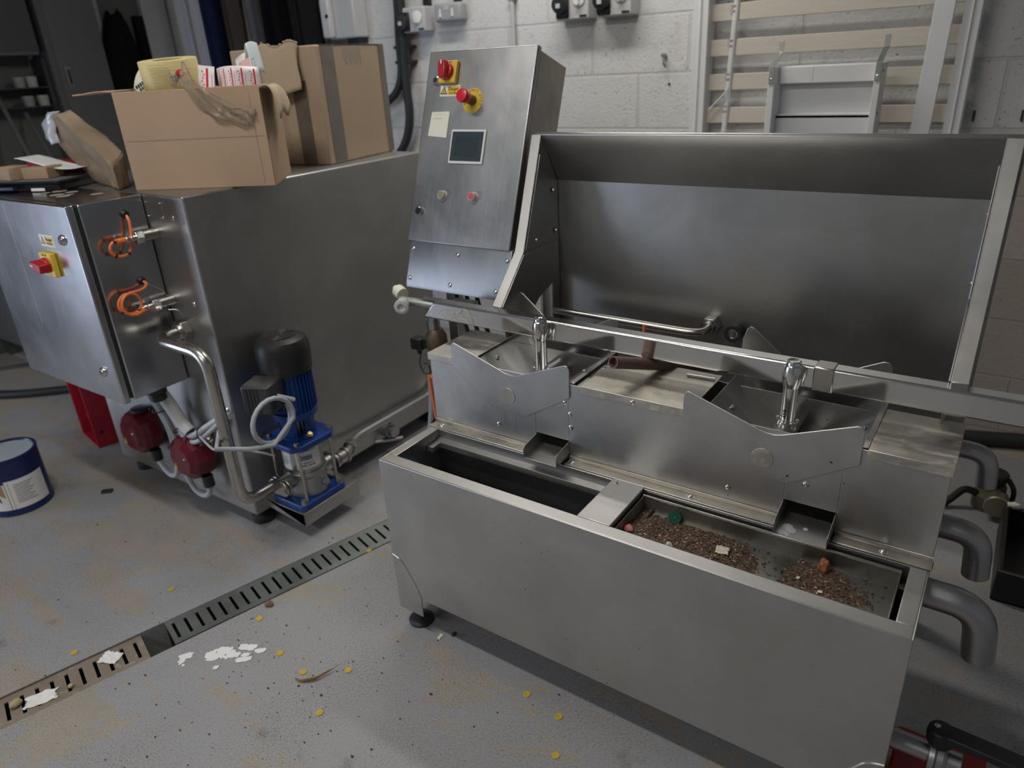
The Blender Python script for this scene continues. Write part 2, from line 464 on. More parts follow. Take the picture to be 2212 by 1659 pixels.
trough = b.build('trough', M['steel_front'], WM, .0042, seg=3)
b = MB()
for xa, xb in xi:
    b.box(xa-.002, xa, y0i-.002, y1i+.002, .16, H-t); b.box(xb, xb+.002, y0i-.002, y1i+.002, .16, H-t)
    b.box(xa, xb, y0i-.002, y0i, .16, H-t); b.box(xa, xb, y1i, y1i+.002, .16, H-t); b.box(xa, xb, y0i, y1i, .158, .16)
b.build('trough_lining', M['pipe_dull'], WM)
# inner ledge along the back of the left opening and under the removable tray
b = MB(); b.strip([(.030, .203, .515), (.030, .183, .512), (.030, .180, .500)], (.525, 0, 0), .002, (0, 0, -1))
b.box(.030, .05, .15, .2, .498, .512)
b.box(.636, 1.177, .037, .045, .486, .4885); b.box(.636, 1.177, .195, .203, .486, .4885)
b.build('trough_ledge', M['steel'], WM, .001)
# divider cap between the openings with two screws
b = MB(); b.strip([(.557, .037, H-.02), (.557, .037, H+.0005), (.557, .205, H+.0005), (.557, .205, H-.02)], (.079, 0, 0), .003, [(0, -1, 0), (0, -.7, .7), (0, .7, .7), (0, 1, 0)])
b.build('divider_plate', M['steel'], WM, .0015)
screw(WM, (.571, .193, H+.0035), (0, 0, 1))
# leg plates with rounded weld beads
for mir in (0, 1):
    def mx(x): return LEN-x if mir else x
    arc = [(0, .245), (.030, .235), (.055, .195), (.078, .155), (.086, .1255)]
    b = MB(); b.tube([(mx(x), -.0005, z) for x, z in arc], .0022, 8, .03)
    b.build('weld_bead', M['screw'], WM)
for x in (.035, LEN-.035):
    for y in (.042, .19):
        b = MB(); b.lathe((x, y, 0), (0, 0, 1), [(0, .036), (.006, .036), (.010, .033), (.016, .018), (.02, .012)], 28)
        f = b.build('foot', M['black_rubber'], WM)
        MB().cyl((x, y, .015), (x, y, .07), .008).build('foot_stem', M['screw'], f)

# --- upper body: front plate with two chute openings, ends, back
b = MB(); holes = [(.326, .422, .546, .590), (.930, 1.034, .543, .589)]
zb, zt = H, .742
xs = [-.004, .326, .422, .930, 1.034, LEN]
for xa, xb in ((-.004, .326), (.422, .930), (1.034, LEN)): b.box(xa, xb, YB, YB+t, zb-.03, zt)
for xa, xb, za, zc in holes: b.box(xa, xb, YB, YB+t, zc, zt); b.box(xa, xb, YB, YB+t, zb-.03, za)
for xa in (-.004, LEN-t): b.box(xa, xa+t, YB+t, .435, .30, zt)
b.box(-.004, LEN, .433, .436, .30, zt-.01)
b.build('body', M['steel_body'], WM, .001)
# mounting strip along the foot of the body
b = MB()
for xa, xb in ((-.006, .325), (.424, .928), (1.036, LEN+.003)): b.strip([(xa, YB-.030, H+.0035), (xa, YB-.002, H+.0035), (xa, YB-.0005, H+.012)], (xb-xa, 0, 0), .0028, [(0, -.3, -1), (0, 0, -1), (0, -1, 0)])
b.build('mounting_strip', M['steel_lid'], WM, .0012)
for x in (.030, .44, .74, 1.128): screw(WM, (x, YB-.017, H+.004), (0, 0, 1), .0062)
for x, z in ((.413, .693), (.426, .664), (.427, .629), (.211, .585), (.815, .581), (.970, .636)): screw(WM, (x, YB, z), (0, -1, 0))
screw(WM, (.590, YB-.003, .734), (0, -1, 0))
# lids with folded front lips
for xa, xb, ya in ((-.010, .127, .436), (.456, .722, .440), (1.071, 1.2125, .430)):
    b = MB(); b.strip([(xa, YB-.003, .725), (xa, YB-.003, LT), (xa, ya, LT)], (xb-xa, 0, 0), .0025, [(0, 1, 0), (0, .8, -.8), (0, 0, -1)])
    b.build('lid', M['steel_lid'], WM, .0018, seg=2)
# --- cradles
FRONT = [(.707, .772), (.709, .784), (.716, .789), (.724, .787), (.870, .737), (.886, .7335), (.900, .7325), (.915, .736), (1.046, .788), (1.055, .788), (1.061, .780), (1.061, .708), (.934, .629), (.829, .632), (.707, .720)]
def cradle(dx, lx):
    off = lambda p: (p[0]+dx, p[1])
    b = MB()                                             # the V-shaped bed
    prof = [(.747, LT+.001), (.860, .668), (.955, .668), (1.060, LT+.001), (1.071, LT+.001)]
    prof = [off(p) for p in prof]
    b.strip([(x, YB+.003, z) for x, z in prof], (0, .243, 0), .0025, [(-.5, 0, -1), (-.4, 0, -1), (.4, 0, -1), (.5, 0, -1), (0, 0, -1)])
    bed = b.build('cradle', M['steel_panel'], WM, .003, seg=3)
    b = MB(); b.prism([(off(p)[0], YB-.0035, p[1]) for p in FRONT], (0, .0035, 0))
    b.build('front_plate', M['steel_body'], bed, .0012)
    back = [(.748, .828), (.758, .855), (.765, .861), (.775, .857), (.880, .770), (.905, .762), (.930, .770), (1.045, .826), (1.056, .826), (1.064, .816), (1.064, .70), (.96, .62), (.84, .62), (.748, .72)]
    b = MB(); b.prism([(off(p)[0], .480, p[1]) for p in back], (0, .004, 0))
    b.build('back_plate', M['steel_panel'], bed, .0012)
    b = MB(); b.cyl((.881+dx, YB-.0035, .674), (.881+dx, YB-.0047, .674), .0225, seg=32)
    b.build('pivot_cap', M['steel_lid'], bed, .0005)
    for x, z in ((.783, .722), (1.045, .736)):
        screw(bed, (x+dx, .335, z+.002), (-.55 if x > .9 else .55, 0, .83), .005)
    # lance: pipe along the bed and an upright nozzle
    b = MB(); b.tube([(lx, YB+.004, .695), (lx, .52, .695)], .0225, 24)
    lance = b.build('spray_lance', M['pipe_dull'], WM)
    py = .331
    b = MB(); b.lathe((lx+.003, py, .712), (0, 0, 1), [(0, .017), (.012, .017), (.013, .0155), (.092, .0155)], 24)
    b.lathe((lx+.003, py, .706), (0, 0, 1), [(0, .020), (.010, .0195), (.016, .0165)], 24)
    b.build('upright', M['chrome'], lance)
    b = MB(); b.lathe((lx+.003, py, .800), (0, 0, 1), [(0, .0165), (.004, .0172), (.012, .0195), (.026, .0202), (.040, .0195), (.047, .0178), (.049, .0155), (.050, .0150), (.056, .0145), (.058, .0125), (.055, .009)], 28, cap1=True)
    b.build('nozzle', M['chrome'], lance)
    for sx in (-1, 1):
        b = MB(); b.lathe((lx+.003+sx*.017, py, .723), (sx, 0, 0), [(0, .005), (.006, .0045), (.007, .0001)], 10)
        b.build('locking_screw', M['screw'], lance)
    return bed, lance
cr = cradle(0, .897); cradle(-.634, .286)
text('engraved_mark', 'asy', .016, M['print'], cr[1], frame((.8975, .3152, .742), (0, 0, -1), (1, 0, 0)))
# side rail of the left cradle with two rivets
b = MB(); b.strip([(.430, YB+.01, .72), (.437, YB+.01, .737), (.452, YB+.01, .737)], (0, .19, 0), .002, (0, 0, -1)); b.build('side_rail', M['steel'], WM, .001)
for y in (.375, .395): screw(WM, (.445, y, .737), (0, 0, 1), .004, 'rivet')
# --- chutes
def chute(xa, xb, zt, zf, yf, zlip, name='chute'):
    b = MB(); th = .002
    # floor slopes from the body to the lip, sides stand on it
    b.prism([(xa, YB, zf), (xa, yf, zlip), (xa, yf, zlip-th), (xa, YB+.06, zf+.008), (xa, YB+.06, zf+.010)], (xb-xa, 0, 0))
    for x in (xa, xb-th):
        b.prism([(x, YB+.05, zf+.008), (x, YB, zf), (x, yf, zlip), (x, yf, zlip+.024), (x, yf+.006, zlip+.03), (x, YB, zt-.002), (x, YB+.05, zt)], (th, 0, 0))
    return b.build(name, M['steel'], WM, .0008)
chute(.327, .422, .590, .551, .174, .549)
chute(.930, 1.034, .589, .549, .176, .5415)
for xa, xb in ((.33, .42), (.93, 1.034)): MB().box(xa, xb, .30, .302, .50, .60).build('chute_dark_sheet', M['dark'], WM)  # plain dark sheet set inside the body behind each chute opening

# --- splashback: flat panel, hood turned forward at the top, wings
XL, XR = .1265, 1.1725
b = MB()
prof = [(.702, .60), (.702, 1.128), (.622, 1.258), (.628, 1.264), (.640, 1.2635), (.664, 1.256)]
b.strip([(XL-.02, y, z) for y, z in prof], (XR-XL+.055, 0, 0), .003, [(0, 1, 0), (0, 1, .4), (0, 1, -.2), (0, .3, -1), (0, 0, -1), (0, 0, -1)])
b.build('splashback', M['steel_panel'], WM, .002, seg=2, smooth=18)
WING = [(.6225, 1.2585), (.5140, .9640), (.3935, .8415), (.398, .80), (.412, .748), (.480, .748), (.585, .818), (.690, .851), (.6995, .86), (.6995, 1.126)]
def wing(x, sx):
    b = MB(); b.prism([(x, y, z) for y, z in WING], (sx*.003, 0, 0))
    w = b.build('side_wing', M['steel_panel'], WM, .001)
    # recessed inner sheet above, overlapping sheet below
    ix = x-sx*.004
    b = MB(); b.prism([(ix, y, z) for y, z in ((.510, .958), (.396, .842), (.400, .805), (.414, .752), (.480, .750), (.583, .820), (.688, .853), (.690, .958))], (sx*.004, 0, 0))
    b.build('overlap_sheet', M['steel_panel'], w, .0008)
    b = MB(); b.prism([(ix, y, z) for y, z in ((.609, 1.21), (.652, 1.128), (.652, .968), (.520, .968))], (sx*.003, 0, 0))
    b.build('access_cover', M['steel_panel'], w, .0008)
    # turned front edge
    fl = [(.6225, 1.2585), (.5140, .9640), (.3935, .8415), (.398, .77)]
    b = MB(); b.strip([(x, y, z) for y, z in fl], (sx*.030, 0, 0), .003, [(0, .9, -.35), (0, .85, -.5), (0, 1, -.2), (0, 1, 0)])
    b.build('edge_flange', M['steel'], w, .0012)
    for y, z in ((.672, 1.105), (.680, .99), (.575, .985)): screw(w, (ix, y, z), (-sx, 0, 0))
    return w
wing(XL, -1); wing(XR, 1)
# rear frame posts that carry the splashback
b = MB()
for x in (.05, 1.14): b.box(x, x+.04, .706, .746, 0, 1.2)
b.box(.05, 1.18, .706, .746, .12, .16); b.box(.09, 1.14, .44, .48, .30, .34)
b.build('rear_frame', M['steel'], WM, .003)
b = MB(); b.box(.09, .128, .655, .700, .62, .86); b.build('corner_post', M['steel_panel'], WM, .003)
# wash-water pipe and capped socket on the panel
b = MB(); b.tube([(.16, .61, .775), (.563, .615, .770), (.600, .625, .770), (.600, .702, .770)], .0105, 16, .035)
p = b.build('wash_pipe', M['pipe'], WM)
b = MB(); b.cyl((.600, .672, .770), (.600, .700, .770), .026, seg=6); b.lathe((.600, .660, .770), (0, 1, 0), [(0, .017), (.012, .019)], 20)
b.build('hex_nut', M['pipe'], p, .001)
b = MB(); b.lathe((.667, .701, .763), (0, -1, 0), [(0, .021), (.022, .021), (.022, .023), (.036, .023), (.036, .0135)], 28, cap1=False)
s = b.build('pipe_socket', M['black_rubber'], WM)
b = MB(); b.lathe((.667, .665, .763), (0, 1, 0), [(0, .0135), (-.0015, .012), (-.001, .0095), (.012, .009), (.012, .0001)], 12); b.build('socket_insert', M['chrome'], s)
# --- outlets on the right end
b = MB(); b.tube([(1.19, .44, .685), (1.262, .44, .685), (1.268, .44, .615)], .0185, 20, .05, inner=.86); b.build('drain_elbow', M['pipe_dull'], WM)
b = MB(); b.tube([(1.19, .33, .565), (1.275, .33, .565), (1.283, .33, .475)], .024, 24, .062, inner=.86); b.build('drain_elbow', M['pipe_dull'], WM)
b = MB(); b.tube([(1.19, .205, .492), (1.300, .205, .492), (1.312, .205, .385)], .028, 24, .075, inner=.86); b.build('drain_elbow', M['pipe_dull'], WM)
vy, vz = .11, .205
b = MB(); b.tube([(1.2, vy, vz), (1.272, vy, vz)], .021, 20); v = b.build('drain_valve', M['pipe_dull'], WM)
b = MB(); b.lathe((1.270, vy, vz), (1, 0, 0), [(0, .020), (.002, .038), (.012, .039), (.0125, .036), (.014, .036), (.0145, .040), (.026, .040), (.0265, .034), (.030, .033), (.0305, .021), (.055, .021)], 28)
b.build('valve_flange', M['pipe_dull'], v, .001)
b = MB(); b.lathe((1.284, vy, vz+.035), (0, 0, 1), [(0, .022), (.02, .024), (.034, .022), (.037, .012)], 24)
b.prism([(1.284, vy-.018, vz+.052), (1.47, vy-.03, vz+.060), (1.47, vy-.03, vz+.072), (1.284, vy-.018, vz+.07)], (0, .036, 0))
h = b.build('valve_lever', M['black'], v, .003)
b = MB(); b.tube([(1.32, vy, vz+.045), (1.40, vy-.005, vz+.044), (1.52, vy-.02, vz+.02)], .006, 8); b.build('lever_latch', M['black'], h)
screw(v, (1.276, vy, vz+.073), (0, 0, 1), .004)

# --- cover panel below the control cabinet and the pipework behind it
b = MB(); c45 = math.cos(R(43)); 
b.strip([(-.285, .5165, .962), (-.285, .473, .843), (-.285, .472, .828)], (.372, 0, 0), .003, [(0, .94, -.34), (0, .94, -.34), (0, 1, 0)])
b.strip([(-.285, .5165, .962), (-.285, .60, .962)], (.372, 0, 0), .003, (0, 0, -1))
for x in (-.285, .084): b.prism([(x, .519, .960), (x, .476, .843), (x, .60, .843), (x, .60, .960)], (.003, 0, 0))
cp = b.build('cover_panel', M['steel_door'], WM, .0012)
for x, z in ((-.272, .940), (-.10, .936), (.074, .936), (-.272, .856), (-.115, .852), (.05, .852)):
    screw(cp, (x, .473+(z-.843)*(.0435/.119), z), (0, -.94, .34))
b = MB(); b.box(-.24, -.20, .60, .64, 0, .96); b.box(.03, .07, .60, .64, 0, .96); b.box(-.24, .07, .60, .64, .86, .90); b.build('cabinet_stand', M['steel'], WM, .003)

# ================================================================== pipework under the control cabinet
VM = thing('valve_assembly', (-.28, .55, .5), 'dusty solenoid valve and pipe assembly hanging below the tilted control cabinet', 'valve')
b = MB(); b.tube([(-.345, .50, .768), (-.16, .52, .762), (-.12, .55, .757)], .014, 16); vb = b.build('valve_body', M['galv'], VM, .001)
b = MB(); b.lathe((-.322, .49, .765), (.45, -.86, -.1), [(0, .020), (.020, .023), (.034, .024), (.036, .021), (.037, .012), (.030, .010), (.030, .0001)], 24); b.build('pipe_coupling', M['grey_plastic'], VM, .001)
b = MB(); b.lathe((-.352, .52, .78), (-.9, .3, .25), [(0, .021), (.03, .021), (.034, .012), (.048, .010)], 16); b.build('hose_tail', M['cream'], VM)
b = MB(); b.box(-.15, -.07, .51, .55, .765, .79); b.tube([(-.27, .53, .770), (-.18, .53, .772)], .012, 10); b.build('valve_bonnet', M['grey_plastic'], VM, .004)
b = MB(); b.tube([(-.262, .55, .76), (-.262, .55, .60), (-.268, .56, .55)], .017, 16, .02); b.lathe((-.262, .55, .70), (0, 0, -1), [(0, .022), (.03, .022)], 8); b.build('down_pipe', M['pipe_dull'], VM)
b = MB(); b.box(-.36, -.315, .535, .575, .585, .625); b.box(-.315, -.25, .54, .57, .595, .628); b.cyl((-.34, .555, .585), (-.34, .555, .565), .008); b.build('solenoid_coil', M['black'], VM, .004)
b = MB(); b.lathe((-.255, .55, .60), (0, 0, 1), [(0, .03), (.02, .036), (.05, .034), (.07, .022)], 16); b.build('valve_casing', plain('tarnished_brass', (.16, .12, .08), .5, .7), VM)
b = MB()
for k, x in enumerate((-.165, -.125, -.085)):
    b.tube([(x, .56, .80), (x+.012, .575, .70), (x+.035+.01*k, .60, .58), (x+.06, .62, .44)], .0065, 8, .04)
b.tube([(-.22, .54, .72), (-.10, .55, .715), (-.06, .6, .69)], .008, 8, .02)
b.build('air_hose', M['black_rubber'], VM)
b = MB(); b.tube([(-.34, .56, .565), (-.342, .55, .53), (-.325, .55, .495), (-.30, .555, .50), (-.31, .56, .535), (-.33, .56, .53)], .0022, 6, .01); b.tube([(-.31, .56, .50), (-.24, .58, .535)], .0022, 6); b.build('wire', M['black'], VM)
o = MB().tube([(-.215, .46, .545), (-.222, .46, .45), (-.252, .46, .30), (-.25, .46, .01)], .0095, 10, .05).build('hose', plain('grey_hose', (.34, .37, .40), .5)); tag(o, 'grey hose standing behind the left end of the trough beside an orange cable', 'hose')
b = MB(); b.tube([(-.205, .44, .56), (-.198, .44, .47), (-.188, .44, .36), (-.188, .44, .012)], .0042, 8, .05)
b.tube([(-.198, .45, .56), (-.190, .45, .46), (-.181, .45, .36), (-.178, .45, .012)], .0042, 8, .05)
o = b.build('sensor_cable', M['orange']); tag(o, 'pair of orange cables running down behind the left end of the trough', 'cable')
o = MB().tube([(.475, .54, .80), (.472, .535, .70), (.48, .54, .50), (.47, .54, .012)], .004, 8, .05).build('sensor_cable', M['orange']); tag(o, 'orange cable showing in the gap behind the centre lid', 'cable')

# ================================================================== tilted control cabinet
TILT = R(20)
CC = thing('control_cabinet', (-.105, .60, .962), 'tilted stainless control cabinet with touchscreen, red emergency stop and yellow isolator', 'control cabinet')
ex = Vector((1, 0, 0)); ez = Vector((0, math.sin(TILT), math.cos(TILT))); en = Vector((0, -math.cos(TILT), math.sin(TILT)))
DO = Vector((-.2965, .5105, .9615))                       # lower left corner of the door face
CW, CH = .3765, .551
def cpt(u, v, w=0): return DO+ex*u+ez*v+en*w
def cM(u, v, w=0): return frame(cpt(u, v, w), ex, ez)
def cbox(b, u0, u1, v0, v1, w0, w1):
    return b.box(u0, u1, v0, v1, w0, w1, cM(0, 0))
b = MB(); cbox(b, .012, CW-.006, .006, CH-.006, -.168, -.026); b.build('enclosure', M['steel_lid'], CC, .003)
b = MB(); cbox(b, .018, CW-.012, .012, CH-.012, -.03, -.018); b.build('door_seal', M['black_rubber'], CC)
b = MB(); cbox(b, 0, CW, 0, CH, -.02, 0); door = b.build('door', M['steel_door'], CC, .004, seg=3)
def isolator(parent, mat, turn=0):
    """yellow plate with red rotary handle; mat places it, z outwards"""
    b = MB(); b.box(-.031, .031, -.031, .031, 0, .014, mat); pl = b.build('isolator_switch', M['yellow'], parent, .0025)
    b = MB(); b.lathe(mat @ Vector((0, 0, .014)), (mat.to_3x3() @ Vector((0, 0, 1))), [(0, .0235), (.009, .0225), (.012, .021)], 28)
    m2 = mat @ Matrix.Rotation(turn, 4, 'Z')
    pts = [(-.011, -.024), (.011, -.024), (.013, 0), (.011, .024), (-.011, .024), (-.013, 0)]
    b.prism([m2 @ Vector((x, y, .014)) for x, y in pts], m2.to_3x3() @ Vector((0, 0, .030)))
    k = b.build('rotary_handle', M['red'], pl, .003, seg=3)
    b = MB(); b.box(-.002, .002, .012, .023, .0438, .0446, m2); b.build('pointer_mark', M['white'], pl)
    text('lettering', 'OFF  ON', .006, M['print'], pl, mat @ Matrix.Translation((0, .026, .0142)))
    return pl
isolator(door, cM(.086, .487), R(8))
def danger_label(parent, mat, w, h):
    b = MB(); b.box(-w/2, w/2, -h/2, h/2, 0, .0005, mat); l = b.build('warning_label', M['white'], parent)
    b = MB(); b.box(-w*.12, w*.47, -h*.40, h*.40, .0005, .0008, mat); b.build('label_panel', M['yellow'], l)
    b = MB(); s = h*.42
    def tri(k): return [(-w*.31-k*s*1.0, -k*s*.75, .0006), (-w*.31+k*s*1.0, -k*s*.75, .0006), (-w*.31, k*s*1.0, .0006)]
    b.prism([mat @ Vector(p) for p in tri(1)], mat.to_3x3() @ Vector((0, 0, .0003))); b.build('warning_triangle', M['print'], l)
    b = MB(); b.prism([mat @ (Vector(p)+Vector((0, -h*.015, .0003))) for p in tri(.68)], mat.to_3x3() @ Vector((0, 0, .0003))); b.build('triangle_fill', M['yellow'], l)
    b = MB(); x = -w*.31; b.prism([mat @ Vector(p) for p in ((x+.0008, h*.18, .0013), (x-.002, -h*.04, .0013), (x, -h*.02, .0013), (x-.0008, -h*.27, .0013), (x+.002, h*.02, .0013), (x, h*.0, .0013))], mat.to_3x3() @ Vector((0, 0, .0002))); b.build('lightning_bolt', M['print'], l)
    text('lettering', 'Danger', h*.40, M['print'], l, mat @ Matrix.Translation((w*.175, h*.14, .001)))
    text('lettering', '415 Volts', h*.24, M['print'], l, mat @ Matrix.Translation((w*.175, -h*.22, .001)))
danger_label(door, cM(.0935, .4375), .073, .031)
def lock(parent, p, n, r=.012):
    n = Vector(n).normalized(); b = MB(); b.lathe(p, n, [(0, r*1.25), (.003, r*1.2), (.008, r), (.0095, r*.9), (.0095, r*.55)], 20, cap1=False); l = b.build('cam_lock', M['chrome'], parent)
    b = MB(); b.lathe(Vector(p)+n*.0095, n, [(0, r*.56), (-.005, r*.55)], 16); b.box(-.0015, .0015, -r*.45, r*.45, -.005, .0005, frame(Vector(p)+n*.0095, n.orthogonal(), n.cross(n.orthogonal()))); b.build('keyhole', M['black'], l)
lock(door, cpt(.040, .466), en); lock(door, cpt(.036, .090), en)
# emergency stop
ec = (.181, .408)
b = MB(); b.lathe(cpt(*ec), en, [(0, .035), (.0012, .035)], 40); es = b.build('emergency_stop', M['yellow'], door)
b = MB(); b.lathe(cpt(*ec, .001), en, [(0, .014), (.012, .014), (.018, .0135), (.026, .013)], 24); b.build('button_neck', plain('brown_plastic', (.12, .08, .05), .4), es)
b = MB(); b.lathe(cpt(*ec, .024), en, [(0, .013), (.004, .016), (.022, .019), (.027, .0192), (.031, .0175), (.0325, .012), (.0322, .0001)], 32); b.build('mushroom_button', plain('bright_red_plastic', (.60, .015, .035), .28, vary=.05), es)
word = 'EMERGENCY STOP'
for i, ch in enumerate(word):
    a = R(200-(i*220/(len(word)-1)))
    if ch == ' ': continue
    m = cM(ec[0]+math.cos(a)*.0285, ec[1]+math.sin(a)*.0285, .0013) @ Matrix.Rotation(a-math.pi/2, 4, 'Z')
    text('lettering', ch, .0095, M['print'], es, m)
# touchscreen
b = MB(); cbox(b, .122, .2455, .232, .328, 0, .0055); ts = b.build('touchscreen', M['white'], door, .005, seg=3)
b = MB(); cbox(b, .128, .2395, .239, .3215, .0054, .0060); b.build('screen_border', M['screen'], ts)
b = MB(); cbox(b, .142, .2235, .252, .3085, .0060, .0063); b.build('screen', plain('screen_glass', (.035, .05, .055), .12), ts)
# push buttons
for (u, v, colr, nm) in ((.118, .140, (.25, .27, .19), 'olive button cap'), (.230, .141, (.62, .09, .13), 'pink-red button cap')):
    b = MB(); b.lathe(cpt(u, v), en, [(0, .0145), (.002, .0145), (.0025, .0125), (.014, .0125), (.016, .011), (.0145, .0095)], 28); pb = b.build('push_button', plain('beige_plastic', (.60, .57, .50), .45), door)
    b = MB(); b.lathe(cpt(u, v, .0135), en, [(0, .0096), (.0018, .0092), (.0022, .0001)], 24); tag(b.build('button_cap', plain('button_cap_'+nm[:4], colr, .4), pb), nm)
# yellowed note
b = MB(); b.prism([cpt(.036, .378, .0004), cpt(.1035, .379, .0012), cpt(.1015, .305, .0004), cpt(.031, .310, .0004)], en*.0006)
note = b.build('paper_note', M['cream']); tag(note, 'plain cream paper note stuck on the control cabinet door beside the touchscreen', 'note')
for row, (ua, ub) in enumerate(((.044, .090), (.043, .080))):
    b = MB(); n_ = 26; rnd = random.Random(row)
    b.tube([cpt(ua+(ub-ua)*k/n_, .370-.011*row+rnd.uniform(-.0022, .0026), .0016) for k in range(n_+1)], .00035, 4)
    b.build('pencil_scribble', plain('faint_pencil', (.60, .59, .50), .7), note)

# ================================================================== the tank on the left
TX, TY, TZ, TB = -.738, .081, 1.141, .062
TK = thing('steel_tank', (-1.17, .6, 0), 'large square stainless tank standing on the left with cardboard boxes on top', 'tank')
TL = -1.60
b = MB(); b.box(TL, TX, TY, 1.10, TB, TZ); b.build('tank_body', M['steel_tank'], TK, .006, seg=3)
for x, y in ((TX-.055, TY+.06), (TL+.06, TY+.06), (TX-.055, 1.04), (TL+.06, 1.04)):
    b = MB(); b.lathe((x, y, 0), (0, 0, 1), [(0, .040), (.02, .040), (.03, .030), (.034, .014)], 24); f = b.build('foot', M['black_rubber'], TK)
    MB().cyl((x, y, .03), (x, y, TB), .010).build('foot_stem', M['screw'], f)
for x, z in ((-.809, 1.076), (-.808, .814), (-.762, .465)): screw(TK, (x, TY, z), (0, -1, 0), .008)
b = MB(); b.box(-.935, -.850, TY-.0015, TY, 1.072, 1.121); np_ = b.build('name_plate', M['steel'], TK, .0008)
for x in (-.931, -.854):
    for z in (1.076, 1.117): screw(np_, (x, TY-.0015, z), (0, -1, 0), .0018, 'rivet')
# two level-probe fittings
for x, z in ((-.912, 1.0255), (-.918, .8155)):
    b = MB(); b.cyl((x, TY, z), (x, TY-.055, z), .017, seg=24); f = b.build('probe_socket', M['pipe'], TK, .001)
    b = MB(); b.cyl((x, TY-.050, z), (x, TY-.072, z), .0205, seg=6); b.lathe((x, TY-.072, z), (0, -1, 0), [(0, .009), (.012, .009), (.013, .006), (.017, .010), (.027, .010), (.028, .007), (.034, .007)], 16); b.build('probe_nut', M['chrome'], f, .001)
b = MB(); b.tube([(-.905, TY-.03, .793), (-.885, TY-.01, .79), (-.878, TY-.006, .76)], .0012, 5, .01); b.tube([(-.96, -.0, .90), (-.92, TY-.02, .85), (-.90, TY-.02, .815)], .0008, 5, .05); b.build('thin_wire', M['pipe_dull'], TK)
# big bent outlet pipe
b = MB(); pr_ = .0185
b.tube([(-.882, TY, .722), (-.882, -.022, .722), (-.632, -.024, .718), (-.630, -.022, .208), (-.630, .165, .208)], pr_, 20, .062, steps=10)
op = b.build('outlet_pipe', M['pipe'], TK)
b = MB(); b.cyl((-.882, TY, .722), (-.882, TY-.028, .722), .036, seg=6); b.lathe((-.882, TY-.028, .722), (0, -1, 0), [(0, .030), (.010, .026), (.012, .020)], 24); b.build('hex_union', M['pipe'], op, .0015)
# heater heads low on the front
M['heater_red'] = plain('heater_red_plastic', (.11, .006, .014), .22, vary=.05)
for hx, hz, hy in ((-1.268, .285, -.005), (-.958, .268, .010)):
    b = MB(); b.lathe((hx, TY, hz), (0, -1, 0), [(0, .050), (.012, .05), (.0125, .085), (.050, .087), (.080, .078), (.098, .056), (.100, .0001)], 10)
    hd = b.build('heater_head', M['heater_red'], TK, .006, smooth=20)
    b = MB(); b.lathe((hx, TY, hz), (0, -1, 0), [(0, .058), (.014, .058)], 24); b.build('heater_flange', M['pipe'], hd)
    lm = frame((hx-.050, TY-.0805, hz-.026), (.72, -.69, 0), (.10, .22, .97))
    b = MB(); b.box(-.026, .026, -.013, .013, -.010, .004, lm); lb = b.build('warning_label', M['yellow'], hd, .001)
    b = MB(); b.box(-.015, .012, .002, .005, .004, .0045, lm); b.box(-.015, -.011, -.008, .004, .004, .0045, lm); b.box(-.012, .017, -.008, -.005, .004, .0045, lm); b.build('label_print', M['print'], lb)
    b = MB(); b.cyl((hx+.048, TY-.045, hz-.070), (hx+.050, TY-.045, hz-.112), .019, seg=12); b.build('cable_gland', M['black'], hd, .002)
    screw(hd, (hx+.032, TY-.098, hz+.014), (0, -1, .1), .004)
b = MB(); b.lathe((-1.25, TY-.045, .368), (0, 0, 1), [(0, .03), (.010, .03), (.013, .024)], 16); b.build('heater_knob', M['black'], TK)
# grey cables looping from the enclosure to the heaters and along the tank
b = MB(); cy = .035
b.tube([(-1.075, -.02, .535), (-1.072, .01, .45), (-1.07, cy, .33), (-1.085, cy, .19), (-1.115, cy, .132), (-1.165, cy, .125), (-1.205, cy, .16), (-1.219, cy, .185)], .0095, 10, .05)
b.tube([(-1.060, -.02, .535), (-1.055, .01, .45), (-1.05, cy, .33), (-1.045, cy, .17), (-1.015, cy, .105), (-.955, cy, .098), (-.915, cy, .125), (-.908, cy, .16)], .0095, 10, .05)
b.tube([(-1.085, -.03, .535), (-1.05, .02, .47), (-1.01, .03, .40), (-.985, .03, .352), (-.93, .03, .345), (-.88, .03, .375), (-.78, .055, .44), (-.745, .06, .46), (-.70, .05, .47)], .011, 12, .05)
b.tube([(-1.00, -.03, .535), (-1.00, .015, .46), (-.985, .02, .38), (-.955, .02, .330), (-.90, .02, .335), (-.86, .03, .36), (-.78, .05, .425)], .008, 10, .04)
cg = b.build('power_cable', M['cable_grey'], TK)
b = MB(); b.tube([(-.985, -.01, .53), (-.985, .02, .45), (-.970, .03, .385), (-.94, .034, .36)], .021, 14, .05); b.build('flexible_conduit', M['grey_plastic'], TK)
for p, ax in (((-1.062, .02, .425), (.05, .1, -1)), ((-1.058, .035, .27), (0, 0, 1)), ((-.985, .028, .365), (.6, 0, -.7)), ((-.925, .028, .340), (1, 0, .1)), ((-.855, .036, .375), (1, .1, .4))):
    ax = Vector(ax).normalized(); q = ax.orthogonal()
    b = MB(); b.tube([Vector(p)+Quaternion(ax, k*math.pi/6) @ q*.020 for k in range(13)], .0022, 6)
    b.build('cable_tie', M['black'], TK)
b = MB(); b.tube([(-.86, .02, .37), (-.80, .0, .375), (-.70, -.03, .382), (-.62, .0, .40), (-.56, .05, .375), (-.545, .07, .36)], .0035, 8, .08); b.build('thin_cable', M['cable_grey'], TK)
